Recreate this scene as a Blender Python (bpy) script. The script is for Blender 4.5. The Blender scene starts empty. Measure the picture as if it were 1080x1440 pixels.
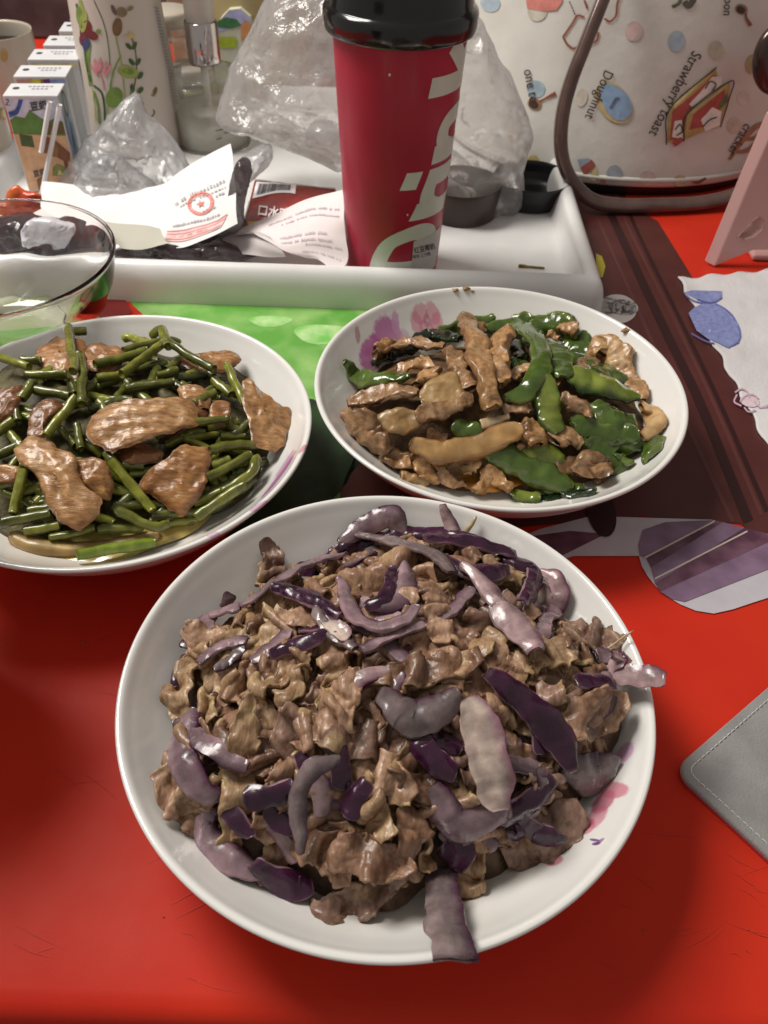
import bpy, bmesh, math, random
import numpy as np
from mathutils import Vector, Matrix, geometry

random.seed(7); RNG = np.random.default_rng(7)
S = bpy.context.scene
COL = S.collection
# ------------------------------------------------------------------ camera
PITCH, ROLL, HC, FPX = math.radians(44.7), math.radians(2.0), .343, 1180.0
CAM = np.array([0, 0, HC])
FW = np.array([0, math.cos(PITCH), -math.sin(PITCH)]); _r = np.array([1.0, 0, 0]); _u = np.cross(_r, FW)
RT = math.cos(ROLL)*_r + math.sin(ROLL)*_u; UP = -math.sin(ROLL)*_r + math.cos(ROLL)*_u
cd = bpy.data.cameras.new('camera'); cam = bpy.data.objects.new('camera', cd); COL.objects.link(cam)
M = Matrix.Identity(4)
for i in range(3):
    M[i][0], M[i][1], M[i][2], M[i][3] = RT[i], UP[i], -FW[i], CAM[i]
cam.matrix_world = M
cd.sensor_fit = 'VERTICAL'; cd.sensor_height = 24; cd.lens = 24*FPX/1440
cd.clip_start, cd.clip_end = .01, 30
cd.dof.use_dof = True; cd.dof.focus_distance = .40; cd.dof.aperture_fstop = 13
S.camera = cam
# ------------------------------------------------------------------ light: one square ceiling lamp in a dim room
w = bpy.data.worlds.new('World'); S.world = w; w.use_nodes = True
w.node_tree.nodes['Background'].inputs[0].default_value = (1, .93, .86, 1)
w.node_tree.nodes['Background'].inputs[1].default_value = .22
ld = bpy.data.lights.new('ceiling_lamp', 'AREA'); ld.shape = 'SQUARE'; ld.size = .58; ld.energy = 18.5; ld.color = (1, .955, .89)
lo = bpy.data.objects.new('ceiling_lamp', ld); COL.objects.link(lo); lo.location = (-.78, .78, 1.22)
lo.rotation_euler = (Vector((.0, .35, 0))-Vector(lo.location)).to_track_quat('-Z', 'Y').to_euler()
S.view_settings.view_transform = 'Standard'; S.view_settings.look = 'None'; S.view_settings.exposure = .42
S.cycles.max_bounces = 10; S.cycles.transparent_max_bounces = 24

# ------------------------------------------------------------------ pixel rays used to measure the photograph
def ray(x, y): return FW + RT*(x-540)/FPX - UP*(y-720)/FPX
def W(x, y, z=0.0):
    d = ray(x, y); return CAM + (z-HC)/d[2]*d
def WY(x, y, Y):
    d = ray(x, y); return CAM + Y/d[1]*d
def hit(x, y, F, t0=.12, t1=2.2, n=160):
    """first point along the ray where F goes below 0"""
    d = ray(x, y); a = t0
    for k in range(1, n+1):
        b = t0+(t1-t0)*k/n
        if F(CAM+b*d) < 0:
            for _ in range(22):
                m = (a+b)/2
                if F(CAM+m*d) < 0: b = m
                else: a = m
            return CAM+b*d
        a = b
    return None
def grad(F, p, e=4e-4):
    g = np.array([F(p+np.eye(3)[i]*e)-F(p-np.eye(3)[i]*e) for i in range(3)]); return g/(np.linalg.norm(g)+1e-12)
def pxm(p): return float((np.asarray(p)-CAM)@FW)/FPX        # metres per pixel at p

# ------------------------------------------------------------------ noise
def vnoise(P, scale, seed=0):
    P = np.asarray(P)/scale + seed*17.31; i = np.floor(P).astype(np.int64); f = P-i; f = f*f*(3-2*f)
    def h(a):
        n = (a[..., 0]*374761393 + a[..., 1]*668265263 + a[..., 2]*2147483647 + seed*974711) & 0x7fffffff
        n = ((n ^ (n >> 13))*1274126177) & 0x7fffffff
        return ((n ^ (n >> 16)) & 0xffff)/32767.5-1
    r = 0
    for dx in (0, 1):
        for dy in (0, 1):
            for dz in (0, 1):
                wt = (f[..., 0] if dx else 1-f[..., 0])*(f[..., 1] if dy else 1-f[..., 1])*(f[..., 2] if dz else 1-f[..., 2])
                r = r+wt*h(i+np.array([dx, dy, dz]))
    return r
def vnoise3(P, scale, seed=0): return np.stack([vnoise(P, scale, seed+k*5+1) for k in range(3)], -1)

# ------------------------------------------------------------------ objects
ORG = {}
def thing(name, label, cat, loc=(0, 0, 0), group=None):
    o = bpy.data.objects.new(name, None); COL.objects.link(o); o.location = loc; o.empty_display_size = .02
    ORG[o] = np.array(loc, float); tag(o, label, cat, group); return o
def tag(o, label=None, cat=None, group=None, kind=None):
    if label: o['label'] = label
    if cat: o['category'] = cat
    if group: o['group'] = group
    if kind: o['kind'] = kind
    return o
def mesh(name, V, F, m, parent=None, smooth=True, col=None, flat_origin=False):
    V = np.asarray(V, float)
    org = ORG[parent] if parent is not None else (np.zeros(3) if flat_origin else np.array([V[:, 0].mean(), V[:, 1].mean(), V[:, 2].min()]))
    me = bpy.data.meshes.new(name); me.from_pydata((V-org).tolist(), [], [tuple(int(j) for j in f) for f in F]); me.update()
    if smooth: me.polygons.foreach_set('use_smooth', np.ones(len(me.polygons), bool))
    if col is not None:
        a = me.color_attributes.new('col', 'FLOAT_COLOR', 'POINT')
        c = np.ones((len(V), 4)); c[:, :3] = col; a.data.foreach_set('color', c.ravel())
    for q in (m if isinstance(m, (list, tuple)) else [m]): me.materials.append(q)
    o = bpy.data.objects.new(name, me); COL.objects.link(o)
    if parent is not None: o.parent = parent; ORG[o] = org
    else: o.location = org; ORG[o] = org
    return o
def grid_faces(nu, nv, cu=False, cv=False, off=0):
    F = []
    for i in range(nu if cu else nu-1):
        for j in range(nv if cv else nv-1):
            a, b = i*nv+j, ((i+1) % nu)*nv+j; c, d = ((i+1) % nu)*nv+(j+1) % nv, i*nv+(j+1) % nv
            F.append((a+off, b+off, c+off, d+off))
    return F
def spline(P, n, closed=False):
    P = np.asarray(P, float); m = len(P)
    if closed: Q = np.concatenate([P[-1:], P, P[:2]])
    else: Q = np.concatenate([2*P[:1]-P[1:2], P, 2*P[-1:]-P[-2:-1]])
    seg = m if closed else m-1
    t = np.linspace(0, seg, n, endpoint=not closed); i = np.minimum(t.astype(int), seg-1); u = (t-i)[:, None]
    a, b, c, d = Q[i], Q[i+1], Q[i+2], Q[i+3]
    return .5*(2*b+(c-a)*u+(2*a-5*b+4*c-d)*u*u+(3*b-a-3*c+d)*u**3)
def lathe(prof, n=96, c=(0, 0, 0), rad=None):
    prof = np.asarray(prof, float); a = np.linspace(0, 2*np.pi, n, endpoint=False)
    V = np.zeros((len(prof), n, 3))
    r = prof[:, :1] if rad is None else prof[:, :1]*rad(a[None, :], prof[:, 1:2])
    V[..., 0] = r*np.cos(a)+c[0]; V[..., 1] = r*np.sin(a)+c[1]; V[..., 2] = prof[:, 1:2]+c[2]
    F = [(b, a_, d, e) for (a_, b, e, d) in grid_faces(len(prof), n, cv=True)]
    F = grid_faces(len(prof), n, cv=True)
    return V.reshape(-1, 3), [f[::-1] for f in F]
def box(x0, x1, y0, y1, z0, z1):
    V = [(x, y, z) for x in (x0, x1) for y in (y0, y1) for z in (z0, z1)]
    return np.array(V, float), [(0, 1, 3, 2), (4, 6, 7, 5), (0, 4, 5, 1), (2, 3, 7, 6), (0, 2, 6, 4), (1, 5, 7, 3)]
def bevel(o, wd=.001, seg=2):
    b = o.modifiers.new('b', 'BEVEL'); b.width = wd; b.segments = seg; b.limit_method = 'ANGLE'; return o
def join(*VF):
    V, F, o = [], [], 0
    for v, f in VF:
        V.append(np.asarray(v)); F += [tuple(j+o for j in q) for q in f]; o += len(v)
    return np.concatenate(V), F

# ------------------------------------------------------------------ materials
def nd(nt, t, **k):
    n = nt.nodes.new(t)
    for a, b in k.items(): setattr(n, a, b)
    return n
def mat(name, col=(.5, .5, .5), rough=.5, col2=None, nscale=40, ndet=5, attr=False, bump=None, metal=0, spec=.5, coat=0, sss=0, sssr=.004,
        trans=0, ior=1.45, rvar=0, alpha=1, contrast=(.35, .65), sheen=0, stretch=None):
    m = bpy.data.materials.new(name); m.use_nodes = True; nt = m.node_tree; b = nt.nodes['Principled BSDF']; L = nt.links.new
    b.inputs['Base Color'].default_value = (*col, 1); b.inputs['Roughness'].default_value = rough; b.inputs['Metallic'].default_value = metal
    b.inputs['Specular IOR Level'].default_value = spec; b.inputs['Coat Weight'].default_value = coat; b.inputs['Coat Roughness'].default_value = .12
    b.inputs['Subsurface Weight'].default_value = sss; b.inputs['Subsurface Radius'].default_value = (1, .45, .25); b.inputs['Subsurface Scale'].default_value = sssr
    b.inputs['Transmission Weight'].default_value = trans; b.inputs['IOR'].default_value = ior; b.inputs['Alpha'].default_value = alpha
    b.inputs['Sheen Weight'].default_value = sheen
    tc = nd(nt, 'ShaderNodeTexCoord'); src = None
    if attr: a = nd(nt, 'ShaderNodeVertexColor', layer_name='col'); src = a.outputs['Color']
    if col2 is not None:
        n = nd(nt, 'ShaderNodeTexNoise'); n.inputs['Scale'].default_value = nscale; n.inputs['Detail'].default_value = ndet; csrc = tc.outputs['Object']
        if stretch:
            mc = nd(nt, 'ShaderNodeMapping'); mc.inputs['Rotation'].default_value = (.3, .2, .5); mc.inputs['Scale'].default_value = stretch; L(csrc, mc.inputs[0]); csrc = mc.outputs[0]
        L(csrc, n.inputs['Vector'])
        mr = nd(nt, 'ShaderNodeMapRange'); mr.inputs[1].default_value, mr.inputs[2].default_value = contrast; L(n.outputs['Fac'], mr.inputs[0])
        mx = nd(nt, 'ShaderNodeMix', data_type='RGBA', blend_type='MULTIPLY' if attr else 'MIX')
        if attr:
            mx2 = nd(nt, 'ShaderNodeMix', data_type='RGBA'); mx2.inputs[6].default_value = (1, 1, 1, 1); mx2.inputs[7].default_value = (*col2, 1); L(mr.outputs[0], mx2.inputs[0])
            mx.inputs[0].default_value = 1; L(src, mx.inputs[6]); L(mx2.outputs[2], mx.inputs[7])
        else:
            mx.inputs[6].default_value = (*col, 1); mx.inputs[7].default_value = (*col2, 1); L(mr.outputs[0], mx.inputs[0])
        src = mx.outputs[2]
    if src is not None: L(src, b.inputs['Base Color'])
    if rvar:
        n2 = nd(nt, 'ShaderNodeTexNoise'); n2.inputs['Scale'].default_value = nscale*2.3; L(tc.outputs['Object'], n2.inputs['Vector'])
        m2 = nd(nt, 'ShaderNodeMapRange'); m2.inputs[1].default_value, m2.inputs[2].default_value = .3, .7
        m2.inputs[3].default_value, m2.inputs[4].default_value = max(rough-rvar, .02), rough+rvar; L(n2.outputs['Fac'], m2.inputs[0]); L(m2.outputs[0], b.inputs['Roughness'])
    if bump:
        last = None; bsrc = tc.outputs['Object']
        if stretch:
            mp = nd(nt, 'ShaderNodeMapping'); mp.inputs['Rotation'].default_value = (.3, .2, .5); mp.inputs['Scale'].default_value = stretch; L(bsrc, mp.inputs[0]); bsrc = mp.outputs[0]
        for sc, st, ds in bump:
            n3 = nd(nt, 'ShaderNodeTexNoise'); n3.inputs['Scale'].default_value = sc; n3.inputs['Detail'].default_value = 6; L(bsrc, n3.inputs['Vector'])
            bp = nd(nt, 'ShaderNodeBump'); bp.inputs['Strength'].default_value = st; bp.inputs['Distance'].default_value = ds; L(n3.outputs['Fac'], bp.inputs['Height'])
            if last: L(last, bp.inputs['Normal'])
            last = bp.outputs[0]
        L(last, b.inputs['Normal'])
    return m
def film(name, col, clear, rough=.18, haze=.5, bump=None, gl=.5):
    """thin see-through plastic: part clear, part milky diffuse, with a glossy coat"""
    m = bpy.data.materials.new(name); m.use_nodes = True; nt = m.node_tree; L = nt.links.new; nt.nodes.remove(nt.nodes['Principled BSDF']); out = nt.nodes['Material Output']
    t = nd(nt, 'ShaderNodeBsdfTransparent'); d = nd(nt, 'ShaderNodeBsdfDiffuse'); tr = nd(nt, 'ShaderNodeBsdfTranslucent'); g = nd(nt, 'ShaderNodeBsdfGlossy'); g.inputs['Roughness'].default_value = rough
    d.inputs['Color'].default_value = tr.inputs['Color'].default_value = (*col, 1)
    a1 = nd(nt, 'ShaderNodeMixShader'); a1.inputs[0].default_value = haze; L(d.outputs[0], a1.inputs[1]); L(tr.outputs[0], a1.inputs[2])
    a2 = nd(nt, 'ShaderNodeMixShader'); a2.inputs[0].default_value = clear; L(a1.outputs[0], a2.inputs[1]); L(t.outputs[0], a2.inputs[2])
    lw = nd(nt, 'ShaderNodeFresnel'); lw.inputs[0].default_value = 1.45
    mm = nd(nt, 'ShaderNodeMath', operation='MULTIPLY_ADD'); mm.inputs[1].default_value = gl; mm.inputs[2].default_value = .03; L(lw.outputs[0], mm.inputs[0])
    a3 = nd(nt, 'ShaderNodeMixShader'); L(mm.outputs[0], a3.inputs[0]); L(a2.outputs[0], a3.inputs[1]); L(g.outputs[0], a3.inputs[2]); L(a3.outputs[0], out.inputs[0])
    if bump:
        tc = nd(nt, 'ShaderNodeTexCoord'); n = nd(nt, 'ShaderNodeTexNoise'); n.inputs['Scale'].default_value = bump[0]; n.inputs['Detail'].default_value = 4; L(tc.outputs['Object'], n.inputs['Vector'])
        b = nd(nt, 'ShaderNodeBump'); b.inputs['Strength'].default_value = bump[1]; b.inputs['Distance'].default_value = bump[2]; L(n.outputs['Fac'], b.inputs['Height'])
        for q in (d, tr, g): L(b.outputs[0], q.inputs['Normal'])
        L(b.outputs[0], lw.inputs['Normal'])
    return m
_ink = {}
def ink(r, g, b, rough=.5):
    k = (r, g, b, rough)
    if k not in _ink: _ink[k] = mat('ink', (r, g, b), rough, tuple(min(1, c*1.25+.01) for c in (r, g, b)), 150)
    return _ink[k]

# ------------------------------------------------------------------ flat print laid on a real surface
def plane_F(p, n):
    p, n = np.asarray(p, float), np.asarray(n, float); n = n/np.linalg.norm(n)
    return lambda q: float((q-p)@n)
def decal_mesh(pts2, to3d, step):
    """triangulates a 2D outline, with inner points every STEP, and maps it through to3d"""
    P = [Vector(p) for p in pts2]; xs = [p[0] for p in pts2]; ys = [p[1] for p in pts2]
    pts = list(P); n = len(P)
    x = min(xs)+step/2
    while x < max(xs):
        y = min(ys)+step/2
        while y < max(ys): pts.append(Vector((x, y))); y += step
        x += step
    v, e, f, *_ = geometry.delaunay_2d_cdt(pts, [], [list(range(n))], 1, 1e-5)
    used = sorted({i for q in f for i in q}); mp = {i: k for k, i in enumerate(used)}
    return [to3d(v[i].x, v[i].y) for i in used], [tuple(mp[i] for i in q) for q in f]
def on(F, off):
    def g(x, y):
        p = hit(x, y, F)
        if p is None: p = WY(x, y, .9)
        return p+off*grad(F, p)
    return g
def up_faces(V, F):
    V = np.asarray(V); G = []
    for f in F:
        n = np.cross(V[f[1]]-V[f[0]], V[f[2]]-V[f[0]]); c = V[list(f)].mean(0)
        G.append(f if n@(CAM-c) > 0 else f[::-1])
    return G
def decal(name, px, F, m, parent, off=.0002, step=9, smooth_n=0):
    if smooth_n: px = spline(px, smooth_n, True)
    V, Fc = decal_mesh([tuple(map(float, p)) for p in px], on(F, off), step)
    return mesh(name, V, up_faces(V, Fc), m, parent)
def stroke_px(px, wd, n=0):
    P = spline(px, n or max(6, 5*len(px))); T = np.gradient(P, axis=0); T /= np.linalg.norm(T, axis=1)[:, None]+1e-9; N = np.stack([-T[:, 1], T[:, 0]], 1)
    ww = np.asarray(wd, float); ww = np.interp(np.linspace(0, 1, len(P)), np.linspace(0, 1, ww.size), ww.ravel())[:, None]/2
    return np.concatenate([P+N*ww, (P-N*ww)[::-1]])
def multi(name, plist, F, m, parent, off=.0002, step=14):
    """several flat marks of one print, one part"""
    VF = []
    for px in plist:
        V, Fc = decal_mesh([tuple(map(float, p)) for p in px], on(F, off), step); VF.append((V, up_faces(V, Fc)))
    V, Fc = join(*VF); return mesh(name, V, Fc, m, parent)
def blob(cx, cy, rx, ry, rot=0, n=14, j=.0):
    a = np.linspace(0, 2*np.pi, n, endpoint=False); r = 1+j*np.sin(3*a+cx)
    x, y = rx*np.cos(a)*r, ry*np.sin(a)*r; c, s = math.cos(rot), math.sin(rot)
    return np.stack([cx+c*x-s*y, cy+s*x+c*y], 1)
def text_2d(s, bold=0, fine=.28):
    cu = bpy.data.curves.new('t', 'FONT'); cu.body = s; cu.size = 1; cu.fill_mode = 'FRONT'; cu.resolution_u = 3; cu.offset = bold
    o = bpy.data.objects.new('t', cu); COL.objects.link(o); dg = bpy.context.evaluated_depsgraph_get(); dg.update()
    me = bpy.data.meshes.new_from_object(o.evaluated_get(dg))
    bm = bmesh.new(); bm.from_mesh(me); bmesh.ops.triangulate(bm, faces=bm.faces[:])
    for _ in range(2 if fine > .2 else 5):
        es = [e for e in bm.edges if e.calc_length() > fine]
        if es: bmesh.ops.subdivide_edges(bm, edges=es, cuts=1)
        bmesh.ops.triangulate(bm, faces=bm.faces[:])
    bmesh.ops.remove_doubles(bm, verts=bm.verts, dist=1e-5); bm.verts.index_update()
    V = np.array([v.co[:] for v in bm.verts]).reshape(-1, 3); F = [tuple(v.index for v in f.verts) for f in bm.faces]
    bm.free(); bpy.data.objects.remove(o); bpy.data.curves.remove(cu); bpy.data.meshes.remove(me)
    return V, F
def lettering(s, px, py, size, ang, F, m, parent, off=.00025, squash=1, bold=0, name='lettering'):
    """words whose baseline starts at pixel (px,py), running at ANG degrees (0 = to the right, 90 = up the picture)"""
    V, Fc = text_2d(s, bold); a = math.radians(ang); e = (math.cos(a), -math.sin(a)); u = (-math.sin(a), -math.cos(a)); g = on(F, off)
    P = [g(px+size*(x*e[0]*squash+y*u[0]), py+size*(x*e[1]*squash+y*u[1])) for x, y, _ in V]
    return mesh(name, P, up_faces(P, Fc), m, parent)
# ------------------------------------------------------------------ setting
m_dark = mat('dark_room', (.035, .03, .028), .8, (.06, .05, .045), 6)
V, F = box(-2, 2, -1.2, 2.6, -.78, -.74); floor = mesh('floor', V, F, m_dark, smooth=False, flat_origin=True); tag(floor, kind='structure')
V, F = box(-2, 2, 1.62, 1.70, -.74, 1.2); wl = mesh('wall', V, F, mat('wall_paint', (.16, .13, .09), .8, (.10, .08, .06), 4), smooth=False, flat_origin=True); tag(wl, kind='structure')
tb = thing('table', 'dining table under the red printed plastic cloth', 'table', (0, .7, -.74))
m_wood = mat('table_wood', (.10, .05, .03), .5, (.06, .03, .02), 18)
V, F = box(-.62, .62, .090, 1.42, -.03, -.0035); mesh('table_top', V, F, m_wood, tb, smooth=False)
for x in (-.55, .55):
    for y in (.16, 1.34):
        V, F = box(x-.025, x+.025, y-.025, y+.025, -.74, -.03); mesh('leg', V, F, m_wood, tb, smooth=False)
# red plastic cloth with rounded fold over the near table edge
m_red = mat('cloth_red', (.60, .032, .013), .47, (.50, .020, .012), 9, rvar=.06, bump=[(1400, .10, .0003), (35, .08, .002)], spec=.16, contrast=(.47, .78))
prof = [(1.45, 0), (1.2, 0), (.9, 0), (.6, 0), (.4, 0), (.25, 0), (.15, 0), (.11, 0), (.093, 0), (.0885, -.0006), (.0850, -.0026), (.0830, -.0065), (.0822, -.013), (.0810, -.06), (.079, -.20)]
xs = np.linspace(-.65, .65, 66); V = []
for y, z in prof:
    for x in xs: V.append((x, y - .07*0 + (.004*math.sin(x*17)+.006*math.sin(x*7))*max(0, -z-.013)*4, z))
cloth = mesh('tablecloth', V, [f for f in grid_faces(len(prof), 66)], m_red, flat_origin=True)
tag(cloth, 'glossy red plastic tablecloth printed with green, brown and lilac patches under the dishes', 'tablecloth')
TF = plane_F((0, 0, 0), (0, 0, 1))
m_green = mat('print_green', (.12, .36, .055), .4, (.33, .55, .18), 28, contrast=(.42, .72), bump=[(1400, .1, .0003)])
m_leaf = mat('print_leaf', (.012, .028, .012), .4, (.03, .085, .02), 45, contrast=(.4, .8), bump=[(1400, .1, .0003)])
m_brown = mat('print_brown', (.070, .017, .015), .4, (.095, .024, .021), 25, bump=[(1400, .1, .0003)])
m_bdark = mat('print_brown_line', (.028, .008, .008), .4); m_blight = mat('print_brown_light', (.105, .032, .03), .4)
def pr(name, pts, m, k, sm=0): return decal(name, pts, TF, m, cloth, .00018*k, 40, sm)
pr('printed_green_patch', [(178, 421), (120, 500), (-60, 520), (-140, 420), (-60, 300), (300, 250), (560, 270), (680, 440), (650, 560), (560, 640), (497, 655), (480, 700), (400, 750), (300, 700), (320, 560), (230, 470)], m_green, 1)
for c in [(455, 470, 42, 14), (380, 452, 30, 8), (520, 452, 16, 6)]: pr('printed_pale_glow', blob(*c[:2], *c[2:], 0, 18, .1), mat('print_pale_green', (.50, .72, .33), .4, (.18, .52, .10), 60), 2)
pr('painted_glass_light', [(-160, 380), (120, 372), (134, 430), (110, 480), (-160, 500)], mat('painted_glass_cream', (.52, .52, .40), .4, (.40, .46, .24), 40), 2)  # cream patch painted to stand in for the glass bowl's pale refracted light
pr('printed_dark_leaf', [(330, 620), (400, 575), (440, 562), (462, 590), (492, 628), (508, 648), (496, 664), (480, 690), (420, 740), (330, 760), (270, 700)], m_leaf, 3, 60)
pr('printed_brown_band', [(500, 640), (545, 520), (560, 300), (700, 270), (860, 262), (905, 300), (925, 312), (970, 385), (1010, 452), (1060, 545), (1100, 630), (1100, 780), (1040, 737), (900, 727), (700, 745), (480, 760), (478, 690)], m_brown, 3)
for a, wd, mm in [([(838, 255), (868, 322), (930, 455), (985, 570), (1052, 735)], (9, 15), m_bdark), ([(862, 262), (884, 322), (948, 452), (1003, 568), (1070, 725)], (3, 5), m_blight), ([(873, 262), (893, 320), (956, 450), (1012, 568), (1078, 720)], (4, 7), m_bdark), ([(820, 255), (846, 322), (905, 455), (962, 590), (1030, 735)], (3, 6), m_blight)]:
    pr('printed_groove', stroke_px(a, wd), mm, 4)
m_lil = mat('print_lilac_white', (.56, .53, .57), .38, (.46, .43, .48), 30)
m_pur = mat('print_purple', (.085, .030, .055), .4, (.17, .08, .12), 70); m_pur2 = mat('print_mauve', (.24, .155, .235), .4, (.17, .10, .165), 60); m_line = mat('print_cream_line', (.60, .50, .45), .4)
pr('printed_column', [(690, 772), (760, 745), (830, 727), (1000, 732), (1080, 752), (1110, 770), (1110, 830), (1082, 841), (1060, 848), (1030, 858), (1003, 864), (978, 860), (956, 851), (938, 840), (922, 826), (910, 811), (902, 797), (898, 783), (806, 783), (740, 806)], m_lil, 4)
pr('printed_column_shade', [(690, 790), (700, 762), (800, 748), (852, 752), (800, 778), (742, 806)], m_pur, 5)
for q, mm in [([(897, 768), (903, 747), (935, 736), (1003, 733), (908, 786), (899, 783)], m_pur2), ([(908, 786), (1003, 734), (1016, 736), (915, 800)], m_pur), ([(915, 800), (1016, 736), (1046, 744), (920, 822)], m_pur2), ([(920, 822), (1046, 744), (1078, 752), (1088, 760), (928, 834)], m_pur), ([(928, 834), (1100, 755), (1110, 770), (1110, 790), (962, 848), (944, 844)], m_pur2)]:
    pr('printed_column_stripe', q, mm, 6)
for q in [[(905, 787), (1004, 735)], [(920, 816), (1050, 749)]]: pr('printed_cream_line', stroke_px(q, 2.2), m_line, 7)
pr('printed_brown_drop', blob(845, 722, 20, 36, -.25, 26), m_bdark, 7)
m_sil = mat('print_silver', (.42, .38, .37), .4)
em = []
for rx, ry, cx, cy in [(26, 19, 868, 436), (20, 10, 876, 434), (13, 6, 877, 434)]:
    em.append(stroke_px(list(blob(cx, cy, rx, ry, .1, 16))+[blob(cx, cy, rx, ry, .1, 16)[0]], 2.6, 40))
em += [stroke_px([(850, 420+k*7), (866, 424+k*6)], 2.5) for k in range(4)]
multi('printed_emblem', em, TF, m_sil, cloth, .0011)
decal('printed_yellow_fruit', [(838, 358), (846, 362), (851, 376), (847, 392), (838, 390)], TF, mat('print_yellow', (.45, .38, .03), .4), cloth, .0011, 20)
multi('printed_red_corner', [[(135, 445), (150, 418), (176, 422), (186, 440), (160, 460)]], TF, mat('print_dark_red', (.24, .016, .014), .4), cloth, .0013)

_r = random.Random(41); sc = []
for _ in range(46):
    x, y = _r.uniform(5, 330), _r.uniform(830, 1400)
    if _r.random() < .3: x, y = _r.uniform(850, 1070), _r.uniform(1150, 1420)
    a, l = _r.uniform(-.7, .7), _r.uniform(8, 46); sc.append(stroke_px([(x-l*math.cos(a), y-l*math.sin(a)), (x+_r.uniform(-4, 4), y+_r.uniform(-4, 4)), (x+l*math.cos(a), y+l*math.sin(a))], [.2, _r.uniform(.5, 1.1), .2]))
tag(multi('scratches', sc, TF, mat('scratch', (.55, .045, .025), .6), cloth, .0004, 60), kind='stuff')
# grey mottled board at the far left
V, F = box(-.70, -.25, 1.20, 1.222, .0, .30); bd = mesh('backboard', V, F, mat('mottled_grey', (.035, .036, .038), .5, (.20, .20, .20), 9, contrast=(.45, .9)), smooth=False)
tag(bd, 'dark grey mottled board standing behind the juice boxes', 'board'); bevel(bd, .004)

# ------------------------------------------------------------------ white tray
m_tray = mat('tray_white', (.80, .80, .79), .28, (.74, .735, .72), 20, coat=.25, bump=[(18, .05, .002)])
TX0, TX1, TY0, TY1 = -.372, .163, .566, .98
tray = thing('tray', 'white plastic tray with a raised rounded rim holding cup, boxes and bottles', 'tray', ((TX0+TX1)/2, .77, 0))
pf = spline([(0, 0), (.0006, .010), (.0024, .0195), (.0060, .0262), (.0108, .0290), (.0152, .0280), (.0182, .0236), (.0215, .0095), (.023, .0062), (.023, .0)], 40); V = []
for a, z in pf:
    rr = max(.012-a, .003)
    for cx, cy, a0 in [(TX1-a-rr, TY0+a+rr, -90), (TX1-a-rr, TY1-a-rr, 0), (TX0+a+rr, TY1-a-rr, 90), (TX0+a+rr, TY0+a+rr, 180)]:
        for t in np.radians(np.linspace(a0, a0+90, 9)): V.append((cx+rr*math.cos(t), cy+rr*math.sin(t), z))
mesh('rim', V, [f[::-1] for f in grid_faces(40, 36, cv=True)], m_tray, tray)
V, F = box(TX0+.012, TX1-.012, TY0+.012, TY1-.012, .0012, .0058); mesh('tray_floor', V, F, m_tray, tray, smooth=False)

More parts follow.
